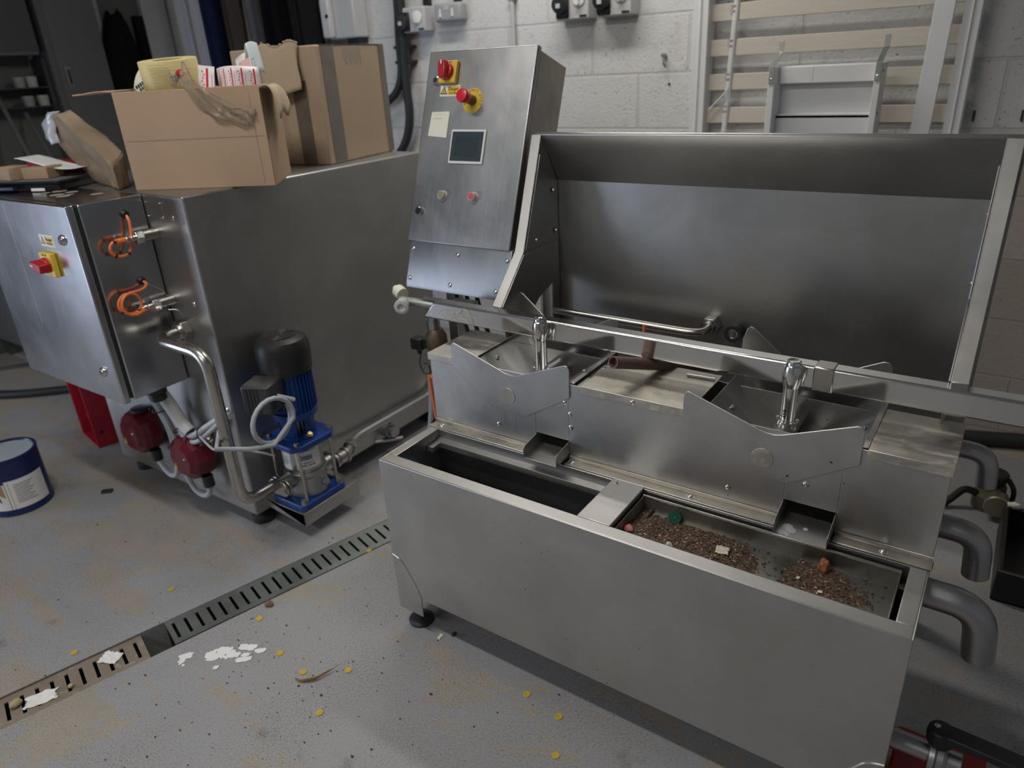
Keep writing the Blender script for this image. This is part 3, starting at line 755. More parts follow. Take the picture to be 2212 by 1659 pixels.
# pump bracket, return pipe along the foot of the right side, capped drain socket
b = MB(); b.strip([(TX, .13, .104), (-.545, .13, .104), (-.545, .13, .055)], (0, .25, 0), .004, [(0, 0, -1), (-.7, 0, -.7), (-1, 0, 0)])
b.prism([(TX, .13, .104), (-.545, .13, .104), (-.545, .13, .055), (TX, .13, .075)], (0, .004, 0))
b.build('pump_bracket', M['steel'], TK, .0015)
b = MB(); b.tube([(-.63, .30, .168), (-.63, .42, .168), (-.70, .52, .165), (-.705, .98, .160), (-.705, 1.06, .20), (-.738, 1.08, .21)], .016, 16, .05)
rp = b.build('return_pipe', M['pipe_dull'], TK)
b = MB(); b.cyl((-.657, .455, .167), (-.672, .480, .166), .027, seg=6); b.lathe((-.63, .375, .168), (0, 1, 0), [(0, .024), (.03, .024), (.032, .03), (.04, .03)], 20); b.build('pipe_union', M['pipe'], rp, .001)
b = MB(); b.lathe((TX, .72, .105), (1, 0, 0), [(0, .030), (.035, .030), (.036, .024), (.06, .024), (.061, .014)], 20); b.tube([(TX, .66, .07), (-.70, .70, .07), (-.66, .74, .075)], .006, 8); b.build('drain_socket', M['pipe_dull'], TK)

# ================================================================== electrical enclosure on the tank
EN = thing('electrical_enclosure', (-1.27, -.02, .535), 'wide stainless electrical enclosure with a closed door fixed on the front of the left tank', 'electrical box')
EX0, EX1, EZ0, EZ1 = -1.575, -.9445, .538, 1.1405
b = MB(); b.box(EX0, EX1, -.108, TY-.002, EZ0, EZ1); b.build('enclosure', M['steel_enclosure'], EN, .004)
b = MB(); b.box(EX0+.008, EX1-.008, -.120, -.100, EZ0+.008, EZ1-.008); b.build('door_seal', M['black_rubber'], EN)
EXD = -.9475
b = MB(); b.box(EX0-.002, EXD, -.140, -.118, EZ0-.004, EZ1+.001); ed = b.build('door', M['steel_enclosure'], EN, .004, seg=3)
DY = -.140
def dM(x, z, w=0): return frame((x, DY-w, z), (1, 0, 0), (0, 0, 1))
def ydoor(px): return px
isolator(ed, dM(-1.132, .962) @ Matrix.Scale(1.15, 4), R(80))
danger_label(ed, dM(-1.121, 1.032), .082, .034)
lock(ed, (-1.016, DY, 1.043), (0, -1, 0), .013); lock(ed, (-1.020, DY, .632), (0, -1, 0), .013)
b = MB(); b.box(-1.341, -1.339, DY-.0006, DY, .74, 1.13); b.build('door_seam', M['pipe_dull'], ed)
for x, z, r in ((-.975, .535, .026), (-1.07, .535, .015)):
    b = MB(); b.lathe((x, -.02, z), (0, 0, -1), [(-.002, r*1.2), (.012, r*1.2), (.014, r), (.036, r*1.02), (.040, r*.8)], 12); b.build('cable_gland', M['black'], EN, .001)
# orange probe leads, looped and tied
E2 = EX1+.020
def lead(grom, pts, ties, nut):
    b = MB(); b.lathe(grom, (1, 0, 0), [(-.001, .013), (.006, .012), (.012, .008)], 12); b.build('cable_grommet', M['black'], EN)
    path = [Vector(grom)+Vector((.006, 0, 0))]+[Vector((E2+.0012*k, y, z)) for k, (y, z) in enumerate(pts)]+[Vector(nut)]
    b = MB(); b.tube(path, .0045, 8, .012, steps=3); cb = b.build('probe_lead', M['orange'], EN)
    q = (Vector((E2+.012, pts[-1][0], pts[-1][1]))-Vector(nut)).normalized()
    b = MB(); b.tube([Vector(nut)+q*.045, Vector(nut)+q*.004], .0085, 10); b.build('lead_boot', M['orange'], cb)
    for k in ties:
        a, c = Vector((E2+.0012*k, *pts[k])), Vector((E2+.0012*k+.001, *pts[k+1])); d = (c-a).normalized(); m_ = (a+c)/2
        b = MB(); b.cyl(m_-d*.0025, m_+d*.0025, .0064, seg=10); b.build('cable_tie', M['black'], cb)
lead((EX1, .015, 1.092), [(.014, 1.076), (.010, 1.043), (.000, 1.008), (-.008, .990), (-.024, .980), (-.047, .981), (-.064, .993), (-.068, 1.010), (-.060, 1.024), (-.043, 1.031), (-.030, 1.026)], (3, 5, 8), (-.912, .002, 1.0255))
lead((EX1, .011, .892), [(.016, .885), (.009, .875), (-.014, .869), (-.040, .871), (-.066, .871), (-.085, .857), (-.090, .834), (-.073, .814), (-.046, .808), (-.024, .823), (-.020, .846), (-.034, .866), (-.052, .874), (-.070, .868), (-.082, .852), (-.085, .832), (-.070, .812), (-.048, .806)], (3, 6, 8), (-.918, .000, .8155))

# ================================================================== pump
PX, PY = -.632, .236
PM = thing('vertical_pump', (PX, PY, .104), 'blue vertical pump with black fan cowl standing on a bracket beside the left tank', 'pump')
def sq(b, half, z0, z1, ch=.02, hy=None):
    hy = hy or half
    p = [(PX-half+ch, PY-hy), (PX+half-ch, PY-hy), (PX+half, PY-hy+ch), (PX+half, PY+hy-ch), (PX+half-ch, PY+hy), (PX-half+ch, PY+hy), (PX-half, PY+hy-ch), (PX-half, PY-hy+ch)]
    b.prism([(x, y, z0) for x, y in p], (0, 0, z1-z0))
b = MB(); sq(b, .082, .104, .126, .012, .098); b.build('base_plate', M['blue'], PM, .004)
for sx in (-1, 1):
    for sy in (-1, 1):
        b = MB(); b.cyl((PX+sx*.066, PY+sy*.080, .126), (PX+sx*.066, PY+sy*.080, .140), .009, seg=6); b.lathe((PX+sx*.066, PY+sy*.080, .126), (0, 0, 1), [(0, .012), (.002, .012)], 16); b.build('base_bolt', M['galv'], PM)
b = MB(); b.lathe((PX, PY, .126), (0, 0, 1), [(0, .070), (.006, .072), (.030, .066), (.070, .066), (.076, .072), (.092, .072)], 32)
b.cyl((PX, PY-.10, .190), (PX, PY, .190), .026); b.cyl((PX, PY, .180), (PX, PY+.11, .180), .024)
cs = b.build('pump_casing', M['pipe_dull'], PM, .002)
b = MB(); b.lathe((PX+.064, PY+.02, .160), (1, .2, 0), [(0, .013), (.010, .013), (.011, .008), (.016, .008)], 6); b.build('drain_plug', M['galv'], cs)
b = MB()
fl = [(math.cos(a)*.034+(.012 if math.cos(a) > 0 else -.012)*1.6, math.sin(a)*.030) for a in [2*math.pi*k/24 for k in range(24)]]
b.prism([(PX+x, PY-.100, .190+z) for x, z in fl], (0, -.010, 0)); b.prism([(PX+x*.95, PY-.112, .190+z*.95) for x, z in fl], (0, -.010, 0))
b.prism([(PX+x*.9, PY+.105, .180+z*.9) for x, z in fl], (0, .014, 0))
fo = b.build('pipe_flange', M['pipe'], PM, .002)
for sx in (-1, 1):
    b = MB(); b.cyl((PX+sx*.042, PY-.118, .190), (PX+sx*.042, PY-.130, .190), .008, seg=6); b.build('flange_bolt', M['galv'], fo)
b = MB(); b.lathe((PX, PY, .216), (0, 0, 1), [(0, .064), (.003, .066), (.102, .066), (.105, .064)], 40); sl = b.build('pump_sleeve', M['steel'], PM)
b = MB()
for a0, a1, z0, z1 in ((-60, 15, .235, .312), (-125, -75, .235, .312)):
    n_ = 10
    for k in range(n_):
        p = [(PX+math.cos(R(a0+(a1-a0)*j/n_))*.0668, PY+math.sin(R(a0+(a1-a0)*j/n_))*.0668) for j in (k, k+1)]
        b.poly([(*p[0], z0), (*p[1], z0), (*p[1], z1), (*p[0], z1)])
lb = b.build('data_label', M['paper'], sl)
b = MB(); rr = .0672
for z0, z1, a0, a1 in ((.268, .285, -50, -12), (.245, .250, -45, -32), (.245, .250, -25, -5), (.256, .259, -40, -10), (.300, .303, -50, 5), (.270, .272, -115, -85), (.262, .264, -115, -85), (.254, .256, -115, -90), (.280, .282, -115, -85)):
    n_ = 6
    for k in range(n_):
        p = [(PX+math.cos(R(a0+(a1-a0)*j/n_))*rr, PY+math.sin(R(a0+(a1-a0)*j/n_))*rr) for j in (k, k+1)]
        b.poly([(*p[0], z0), (*p[1], z0), (*p[1], z1), (*p[0], z1)])
b.build('label_print', plain('grey_print', (.22, .22, .24), .6), lb)
b = MB(); sq(b, .092, .320, .342, .030); b.lathe((PX, PY, .342), (0, 0, 1), [(0, .062), (.006, .056)], 24)
b.lathe((PX+.052, PY-.01, .342), (.5, -.1, .8), [(-.01, .013), (.010, .013)], 6)
st = b.build('top_flange', M['blue'], PM, .004)
b = MB(); b.lathe((PX+.058, PY-.005, .346), (.5, -.1, .8), [(0, .012), (.012, .012), (.013, .007), (.018, .007)], 6); b.build('vent_plug', plain('brass', (.42, .33, .16), .35, 1), PM)
for sx in (-1, 1):
    for sy in (-1, 1):
        b = MB(); b.cyl((PX+sx*.068, PY+sy*.068, .126), (PX+sx*.068, PY+sy*.068, .352), .0055); b.cyl((PX+sx*.068, PY+sy*.068, .342), (PX+sx*.068, PY+sy*.068, .354), .010, seg=6); b.build('tie_rod', M['pipe'], PM)
# motor stool: ring with two windows
b = MB()
for a in (20, 110, 200, 290):
    n_ = 6
    for k in range(n_):
        q = []
        for j in (k, k+1):
            ang = R(a+ -30 + 60*j/n_); q.append((math.cos(ang), math.sin(ang)))
        pts = [(PX+q[0][0]*.058, PY+q[0][1]*.058, .342), (PX+q[1][0]*.058, PY+q[1][1]*.058, .342), (PX+q[1][0]*.047, PY+q[1][1]*.047, .342), (PX+q[0][0]*.047, PY+q[0][1]*.047, .342)]
        b.prism(pts, (0, 0, .075))
b.lathe((PX, PY, .412), (0, 0, 1), [(0, .060), (.004, .074), (.026, .076), (.030, .068)], 32)
b.build('motor_stool', M['blue'], PM, .0015)
MB().cyl((PX, PY, .345), (PX, PY, .42), .018).build('coupling', M['pipe_dull'], PM)
b = MB(); b.lathe((PX, PY, .440), (0, 0, 1), [(0, .066), (.14, .066)], 36)
for k in range(36):
    a = 2*math.pi*k/36
    if 100 < (math.degrees(a)+10) % 360 < 120: continue
    m = frame((PX, PY, .445), (math.cos(a), math.sin(a), 0), (-math.sin(a), math.cos(a), 0))
    b.box(.064, .078 if not (195 < math.degrees(a) < 300) else .070, -.0016, .0016, 0, .13, m)
b.box(PX-.02, PX+.02, PY-.083, PY-.05, .455, .56)
b.build('motor', M['blue'], PM, .0008)
b = MB(); b.lathe((PX, PY, .575), (0, 0, 1), [(0, .082), (.05, .086), (.088, .085), (.106, .076), (.114, .060), (.116, .052)], 40)
fc = b.build('fan_cowl', M['black'], PM)
b = MB()
for r_ in (.014, .022, .030, .038, .046):
    b.tube([(PX+math.cos(2*math.pi*k/28)*r_, PY+math.sin(2*math.pi*k/28)*r_, .6925) for k in range(29)], .0022, 6)
for k in range(4):
    a = math.pi*k/4; b.cyl((PX-math.cos(a)*.05, PY-math.sin(a)*.05, .692), (PX+math.cos(a)*.05, PY+math.sin(a)*.05, .692), .002, seg=6)
b.build('fan_grille', plain('grille_black', (.03, .03, .03), .35), fc)
# terminal box towards the left front
tm = frame((PX+.026, PY-.118, .535), (.92, .38, 0), (-.38, .92, 0))
b = MB(); b.box(-.048, .048, -.045, .045, -.048, .048, tm); tb = b.build('terminal_box', plain('dark_grey_plastic', (.035, .036, .038), .4), PM, .006)
b = MB()
for k in range(4): b.box(-.048+.018+k*.012, -.048+.022+k*.012, -.0462, -.0445, -.040, .040, tm)
b.build('box_groove', M['black'], tb)
b = MB(); b.box(-.042, .042, -.038, .038, .0475, .0490, tm); b.build('box_label', M['pipe_dull'], tb)
g0 = tm @ Vector((.052, .01, -.01))
b = MB(); b.lathe(g0, (.8, .3, -.2), [(-.004, .010), (.010, .010), (.012, .007), (.02, .006)], 8); b.build('cable_gland', M['galv'], tb)
b = MB(); lc = Vector((-.545, .083, .480)); lr = .072
lp = [lc+Vector((.0008*k, math.cos(R(40-k*18))*lr, math.sin(R(40-k*18))*lr)) for k in range(24)]
b.tube([g0, g0+Vector((.03, .02, -.008)), lc+Vector((0, lr*.55, lr*.9))]+lp+[lc+Vector((.02, -.02, -lr*1.0)), lc+Vector((0, -.09, -lr*.80)), lc+Vector((-.06, -.16, -lr*.55)), (-.70, -.0, .44), (-.735, .06, .455)], .0075, 10)
pc = b.build('motor_cable', plain('grey_motor_cable', (.40, .42, .45), .45), PM)
for a in (35, 270):
    p = lc+Vector((.006, math.cos(R(a))*lr, math.sin(R(a))*lr)); d = Vector((0, -math.sin(R(a)), math.cos(R(a))))
    b = MB(); b.lathe(p-d*.003, d, [(0, .013), (.005, .013)], 10); b.build('cable_tie', M['black'], pc)

# ================================================================== things on top of the tank
def mat_card(name, col, dark):
    m, nt, b = nodes(name); v = coords(nt)
    f = noisen(nt, coords(nt, (1, 1, .35)), 5, 4, .6); g = noisen(nt, coords(nt, (40, 40, 3)), 4, 3)
    c = mixc(nt, f, dark, col); c = mixc(nt, mathn(nt, 'MULTIPLY', g, .25), c, dark)
    L(nt, c, b.inputs['Base Color']); b.inputs['Roughness'].default_value = .8; b.inputs['Specular IOR Level'].default_value = .2
    bump(nt, b, mathn(nt, 'ADD', g, noisen(nt, v, 25)), .12, .002); return m
M['card'] = mat_card('brown_cardboard', (.44, .315, .215), (.35, .245, .165))
M['card2'] = mat_card('buff_cardboard', (.45, .345, .25), (.36, .27, .19))
M['card_in'] = mat_card('pale_cardboard', (.50, .40, .28), (.42, .33, .23))
M['tape'] = plain('brown_parcel_tape', (.145, .12, .10), .16, spec=.8, vary=.25, scale=20)
M['clear'] = None
m_, nt_, b_ = nodes('clear_tape'); b_.inputs['Base Color'].default_value = (.75, .68, .58, 1); b_.inputs['Roughness'].default_value = .12
b_.inputs['Transmission Weight'].default_value = .85; b_.inputs['IOR'].default_value = 1.15; M['clear'] = m_

# open box
O1 = Vector((-1.017, .108, TZ)); d1 = Vector((.8895, .457, 0)).normalized(); p1 = Vector((-.66, .75, 0)).normalized()
def q1(u, v, w): return O1+d1*u+p1*v+Vector((0, 0, w))
M1 = Matrix((d1, p1, Vector((0, 0, 1)))).transposed().to_4x4(); M1.translation = O1      # the open box is pushed out of square
BX = thing('cardboard_box', q1(.22, .14, 0), 'open brown cardboard box holding tape rolls, nearest box on the steel tank', 'box')
bw, bd, bh, th = .452, .288, .278, .004
b = MB()
for bx in ((0, bw, 0, th, 0, bh), (0, th, th, bd, 0, bh), (bw-th, bw, th, bd, 0, bh-.005), (th, bw-th, bd-th, bd, 0, bh), (th, bw-th, th, bd-th, 0, th)): b.box(*bx, M1)
b.build('box_body', M['card'], BX, .002)
b = MB(); b.box(.01, bw-.01, -.0006, .001, .141, .1425, M1); b.build('fold_crease', plain('card_crease', (.26, .18, .12), .8), BX)
b = MB()
b.grid(lambda s, t: q1(-.004-.125*s, .0+bd*t*.9+.01, bh+.001+.003*math.sin(s*5+t*2)), 8, 4); b.build('side_flap', M['card'], BX, thick=.004)
b = MB(); rnd = random.Random(3)
b.grid(lambda s, t: q1(bw+.003+.045*math.sin(s*1.5), .012+.20*t, bh-.005+.010*math.sin(s*2.5)-.085*s*s+.010*math.sin(t*9+s*5)*s), 8, 10); b.build('torn_flap', M['card_in'], BX, thick=.003)
b = MB(); b.box(bw-.034, bw-.0325, -.0007, .001, 0.01, bh-.02, M1); b.build('fold_crease', plain('card_crease_dark', (.30, .21, .145), .8), BX)

# packing inside so that the rolls lie on something
o = MB().box(.02, bw-.02, .02, bd-.02, .005, bh-.075, M1).build('packing_paper', M['cream'], None, .004); tag(o, 'crumpled packing paper filling the open cardboard box', 'paper')
# masking tape roll (upright drum leaning) and a big paper disc behind it
def drum(c, ax, r, w, ri, seg=40):
    c = Vector(c); ax = Vector(ax).normalized(); b = MB()
    b.lathe(c-ax*w/2, ax, [(0, ri), (0, r-.001), (.002, r), (w-.002, r), (w, r-.001), (w, ri)], seg, cap0=False, cap1=False)
    b.lathe(c-ax*w/2, ax, [(0, ri), (w, ri)], seg, cap0=False, cap1=False); return b
def mat_masking():
    m, nt, b = nodes('masking_tape'); v = coords(nt)
    b.inputs['Base Color'].default_value = (.62, .52, .25, 1); b.inputs['Roughness'].default_value = .6
    w = noisen(nt, coords(nt, (6, 6, 60)), 2.2, 3, .6); bump(nt, b, w, .5, .003); return m
M['masking'] = mat_masking()
rc = q1(.166, .100, bh+.036)
RT = thing('tape_roll', rc, 'big cream masking tape roll lying flat in the open cardboard box', 'tape')
drum(rc, (.05, -.09, 1), .082, .090, .042).build('tape_drum', M['masking'], RT)
b = MB(); b.lathe(rc-Vector((0, 0, .041)), (.05, -.09, 1), [(0, .042), (.083, .042)], 32, cap0=False, cap1=False); b.lathe(rc-Vector((0, 0, .041)), (.05, -.09, 1), [(0, .039), (.083, .039)], 32, cap0=False, cap1=False); b.build('cardboard_core', M['card_in'], RT)
b = MB()
rn = random.Random(5)
for k in range(9):
    z = rc.z+.028-k*.0062; n_ = 8; pts = []
    for j in range(n_+1):
        a = math.atan2(-d1.y*0-1.0, .75)+(-.32+.64*j/n_); pts.append((rc.x+math.cos(a)*.0904-(z-rc.z)*-.05, rc.y+math.sin(a)*.0904-(z-rc.z)*.09, z+rn.uniform(-.0012, .0012)))
    b.tube(pts, .0007, 4)
b.build('tape_wrinkle', plain('masking_fold', (.46, .37, .16), .6), RT)
dc = q1(.085, .205, bh-.018)
PD = thing('paper_reel', dc, 'pale paper reel with printed side standing behind the masking tape roll', 'reel')
dax = (.30, -.95, .05)
drum(dc, dax, .100, .016, .03).build('reel_disc', M['cream'], PD)
dm = frame(dc+Vector(dax).normalized()*.0085, (.95, .30, 0), (0, 0, 1))
b = MB()
for k in range(4): b.box(-.082+.006*k, -.040, .0+.0*k+.034-k*.012, .035-k*.012, 0, .0006, dm @ Matrix.Rotation(R(20), 4, 'Z'))
b.build('printed_line', plain('grey_ink', (.18, .16, .14), .7), PD)
b = MB()
for k in range(5): b.box(-.070+.010*k, -.063+.010*k, .052, .061, 0, .0006, dm @ Matrix.Rotation(R(22), 4, 'Z'))
for k in range(4): b.box(-.060+.010*k, -.053+.010*k, .041, .048, 0, .0006, dm @ Matrix.Rotation(R(22), 4, 'Z'))
b.build('printed_letters', M['print'], PD)
# clear tape spilling over the front edge
CT = thing('clear_tape', q1(.25, 0, bh), 'crumpled clear packing tape hanging over the front edge of the open box', 'tape')
b = MB(); rn = random.Random(11)
cl = [q1(.215, .03, bh+.035), q1(.235, .0, bh+.045), q1(.255, -.012, bh+.01), q1(.285, -.010, bh-.028), q1(.325, -.008, bh-.055), q1(.365, -.006, bh-.075), q1(.405, -.004, bh-.082), q1(.425, -.003, bh-.085)]
wd = [.044, .036, .026, .030, .036, .024, .030, .030]
def tp(s, t):
    k = s*(len(cl)-1); i = min(int(k), len(cl)-2); f = k-i
    c = cl[i].lerp(cl[i+1], f); w_ = wd[i]*(1-f)+wd[i+1]*f
    up = Vector((0, 0, 1))*.9+d1*.5
    return c+up*(t-.5)*w_*1.6+Vector((.4, -.9, 0))*(abs(math.sin(t*7+s*13))*.010+.004*noise.noise(Vector((s*22, t*5, 1))))
b.grid(tp, 28, 8); b.build('tape_strip', M['clear'], CT, smooth=25, thick=.0006)
b = MB(); b.ball(q1(.222, .012, bh+.040), .014, (1.2, .7, .8)); b.build('red_core', M['red'], CT)
b = MB()
for k in range(12):
    p = q1(.205+rn.uniform(-.012, .02), .0, bh+.026+rn.uniform(-.012, .014)); b.ball(p, rn.uniform(.006, .010), (1, .6, 1), 1)
b.build('crumpled_end', M['clear'], CT, smooth=10)
# printed tape ribbons: white with red bars
M['ribbon'] = plain('ribbon_white', (.80, .74, .74), .4, vary=.03); M['ribbon_red'] = plain('ribbon_red', (.62, .02, .05), .45)
M['pinkprint'] = plain('ribbon_pink_print', (.70, .20, .26), .5); M['teal'] = plain('teal_print', (.02, .40, .37), .5)
def ribbon(name, label, P, Q, bow, nb, lean, mt='ribbon', bars=True, wdt=.055):
    """strip from P to Q (lower edge), bowed, with red bars across it"""
    P, Q = Vector(P), Vector(Q); side = (Q-P).normalized(); out = Vector((side.y, -side.x, 0)).normalized()
    def f(s, t, off=0): return P.lerp(Q, s)+Vector((0, 0, 1))*wdt*t*math.cos(lean)+Vector((0, 0, bow[1]*math.sin(math.pi*s)))+out*(bow[0]*math.sin(math.pi*s)+wdt*t*math.sin(lean)*-1+off)
    t_ = thing(name, P, label, 'tape'); b = MB(); b.grid(lambda s, t: f(s, t), 20, 4); b.build('ribbon_strip', M[mt], t_, thick=.0008)
    if bars:
        b = MB(); c = MB()
        for k in range(nb):
            s0 = (k+.55)/nb; ws = .13/nb
            b.grid(lambda s, t: f(s0+ws*s, .08+.84*t, .0009), 2, 4)
            for j in range(6): c.grid(lambda s, t: f(s0-ws*(1.9-.5*math.sin(j*2.1))+ws*.9*s, .16+.12*j+.07*t, .0009), 1, 1)
            c.grid(lambda s, t: f(s0+ws*2.4+ws*.25*s, .2+.5*t, .0009), 1, 2)
        b.build('red_bar', M['ribbon_red'], t_); c.build('pink_print', M['pinkprint'], t_)
    return t_
zt_ = TZ+bh-.012
ribbon('printed_tape', 'folded printed tape with one red bar standing beside the masking tape roll', q1(.262, .03, bh-.012), q1(.315, .012, bh-.020), (.004, 0), 1, .25, wdt=.075)
ribbon('printed_tape', 'curved white printed tape with several red bars along the box front edge', q1(.315, .075, bh-.018), q1(.442, .085, bh-.020), (.055, .006), 5, .12, wdt=.066)
tw = ribbon('printed_tape', 'twisted white and teal printed tape rising at the right end of the open box', q1(.372, .11, bh+.018), q1(.438, .14, bh+.03), (.02, .012), 1, .5, bars=False, wdt=.058)
b = MB()
def tf(s, t): return q1(.405+.030*t+.022*s, .10-.02*s+.03*t, bh+.065+.045*math.sin(s*2.6)-.06*max(0, s-.5)*2+.006*math.sin(t*3))
b.grid(tf, 14, 5); b.build('ribbon_strip', plain('ribbon_bluewhite', (.72, .80, .80), .4, vary=.03), tw, thick=.0008)
b = MB(); b.grid(lambda s, t: tf(.82+.10*s, .15+.7*t)+Vector((0, -.0012, .0006)), 2, 3); b.build('teal_print', M['teal'], tw)
b = MB(); b.grid(lambda s, t: q1(.385+.05*s, .088+.01*t, bh+.025+.035*t+.02*s), 4, 4); b.build('pink_fold', plain('ribbon_pink', (.75, .45, .47), .5), tw, thick=.0008)
b = MB(); b.grid(lambda s, t: q1(.300+.12*s, .16+.05*t+.01*math.sin(s*5), bh+.005+.03*math.sin(s*3.1)+.02*t), 12, 4); o = b.build('printed_tape', M['ribbon'], None, thick=.001); tag(o, 'pale pink loop of tape lying deeper behind the red-barred tape in the box', 'tape')

# closed box behind
O2 = Vector((-.8055, .709, TZ)); e1 = Vector((-.1652, .9863, 0)).normalized(); e0 = Vector((-e1.y, e1.x, 0))     # e0 runs to the left (-x)
def q2(u, v, w): return O2+e0*u+e1*v+Vector((0, 0, w))
B2 = thing('cardboard_box', q2(.18, .2, 0), 'taller taped cardboard box standing behind the open box near the wall', 'box')
w2, l2, h2 = .375, .402, .385
F2 = Matrix((e0, e1, Vector((0, 0, 1)))).transposed().to_4x4(); F2.translation = O2
b = MB(); 
bulge = lambda s, t: .010*math.sin(math.pi*s)*math.sin(math.pi*t)
b.box(.001, w2, .001, l2, 0, h2, F2); b.build('box_body', M['card2'], B2, .006, seg=3)
b = MB()
f2 = F2
b.box(-.001, .001, .030, .098, .006, h2-.004, f2); b.box(-.001, .06, .030, .098, h2-.001, h2+.0008, f2)
b.box(.058, .118, -.001, .001, .004, h2*.72, f2)
b.box(-.0012, .006, l2-.034, l2+.001, .004, h2+.0008, f2); b.box(-.001, .20, .10, l2, h2-.0006, h2+.0008, f2)
b.build('parcel_tape', M['tape'], B2)
b = MB()                                                   # torn flap folded down over the left face
rn = random.Random(9); n_ = 16
def fl_(s, t): return q2(.060+.165*s+.006*math.sin(t*5), -.010-.018*t-.01*math.sin(s*3), h2+.006-.145*t+.010*math.sin(s*9)*(1-t)*.8+.006*math.sin(s*5+2)*t-.012*s*t)
b.grid(fl_, n_, 10); b.build('torn_flap', M['card_in'], B2, thick=.004)
b = MB()
for k in range(26):
    p = fl_(rn.random(), 0); b.ball(p+Vector((0, 0, .003)), rn.uniform(.003, .007), (1.3, .8, .7), 1)
b.build('torn_edge', M['card2'], B2)
b = MB(); b.box(.118, .16, -.0008, .001, .004, h2*.70, f2); b.build('bleached_patch', M['card_in'], B2)
b = MB()
for k in range(12): b.box(-.0016, -.0006, .155+k*.009, .1565+k*.009, h2-.045-.012*(k % 3), h2-.004, f2)
b.build('clear_strands', plain('tape_strand', (.50, .47, .43), .3), B2)

# brown paper bag leaning out to the left
BG = thing('paper_bag', (-1.10, .10, TZ), 'crumpled brown paper bag tipping over to the left of the open box', 'bag')
M['bag'] = mat_card('bag_paper', (.36, .28, .20), (.22, .165, .11))
SECT = [((-1.368, .15, 1.373), (-1.349, .09, 1.366), (-1.527, .14, 1.340)), ((-1.281, .15, 1.330), (-1.259, .09, 1.312), (-1.488, .14, 1.266)), ((-1.192, .15, 1.297), (-1.160, .09, 1.263), (-1.408, .14, 1.208)),
        ((-1.115, .15, 1.246), (-1.085, .09, 1.210), (-1.320, .14, 1.155)), ((-1.125, .15, 1.145), (-1.085, .09, 1.143), (-1.262, .14, 1.144))]
def bag(s, t):
    k = t*(len(SECT)-1); i = min(int(k), len(SECT)-2); f = k-i
    U, G, W_ = [Vector(a).lerp(Vector(c), f) for a, c in zip(SECT[i], SECT[i+1])]
    B = (U+W_)/2+Vector((-.02, .05, 0)); ring = [U, G, W_, B]
    # the front ridge is kept sharp, the rest slightly crumpled
    u = (s % 1)*4; a = int(u) % 4; p = ring[a].lerp(ring[(a+1) % 4], u-int(u))
    w = math.sin(math.pi*(u-int(u)))
    p = p+Vector((0, -1, .3))*(.010*noise.noise(p*11)+.006*noise.noise(p*34))*(.4+w)
    p.z = max(p.z, TZ+.0025); return p
b = MB(); b.grid(bag, 48, 26); b.build('bag_skin', M['bag'], BG, smooth=28, thick=.0012)
LIN = [((-1.375, .12, 1.372), (-1.432, .11, 1.372)), ((-1.40, .115, 1.345), (-1.500, .11, 1.335)), ((-1.42, .11, 1.31), (-1.498, .11, 1.29)), ((-1.41, .11, 1.278), (-1.472, .11, 1.268))]
def lin(s, t):
    k = s*(len(LIN)-1); i = min(int(k), len(LIN)-2); f = k-i
    a = Vector(LIN[i][0]).lerp(Vector(LIN[i+1][0]), f); c = Vector(LIN[i][1]).lerp(Vector(LIN[i+1][1]), f)
    p = a.lerp(c, t); return p+Vector((0, -.012*math.sin(math.pi*t)+.006*noise.noise(p*30), .003*noise.noise(p*40)))
b = MB(); b.grid(lin, 12, 8); b.build('plastic_lining', plain('hazy_plastic', (.42, .44, .48), .25, vary=.2), BG, thick=.001)
b = MB(); b.ball((-1.165, .235, TZ+.115), .04, (1.0, .7, .75)); o = b.build('green_cloth', plain('pale_green_cloth', (.42, .50, .30), .8, vary=.3)); tag(o, 'pale green cloth peeping between the paper bag and the open box', 'cloth')

# flat black trays with papers at the far left
bk = plain('black_gloss_plastic', (.010, .011, .013), .12, spec=.6)
TRY = thing('black_tray', (-1.5, .03, TZ), 'flat glossy black tray lying on the enclosure top at the left picture edge', 'tray')
ta = R(23)
tm = Matrix.Translation((-1.50, .055, TZ)) @ Matrix.Rotation(ta, 4, 'Z')
b = MB(); b.box(-.26, .17, -.115, .12, .001, .024, tm); b.box(-.27, .175, -.12, .125, .024, .032, tm); b.build('tray_body', bk, TRY, .003)
b = MB(); b.box(-.262, .168, -.112, .117, .032, .0335, tm); b.build('tray_top', plain('dusty_grey', (.14, .15, .15), .5, vary=.3, scale=30), TRY)
b = MB(); b.box(.07, .12, -.122, -.119, .003, .012, tm); b.build('white_tab', M['white'], TRY)
b = MB(); b.box(-.28, .02, -.140, -.121, .010, .018, tm); b.build('blue_edge', plain('dark_blue_plastic', (.01, .02, .09), .3), TRY)
def flatbox(name, label, cat, mat, x0, x1, y0, y1, z0, z1, rot, m, bev=.002):
    mm = tm @ Matrix.Translation(((x0+x1)/2, (y0+y1)/2, z0)) @ Matrix.Rotation(R(rot), 4, 'Z')
    b = MB(); hx, hy = (x1-x0)/2, (y1-y0)/2; b.box(-hx, hx, -hy, hy, 0, z1-z0, mm)
    o = b.build(name, m, None, bev); tag(o, label, cat); return o
flatbox('carton_block', 'small brown carton block on the black tray, left one of the two', 'carton', 'card', -.075, .0, -.10, -.03, .034, .075, -14, M['card'])
flatbox('carton_block', 'small brown carton block on the black tray, right one of the two', 'carton', 'card', .012, .10, -.08, .0, .034, .070, 6, M['card'])
flatbox('red_case', 'red plastic case lying behind the papers on the black tray', 'case', 'red', -.10, .16, .06, .15, .034, .072, 4, plain('case_red', (.30, .012, .03), .4), .006)
b = MB()
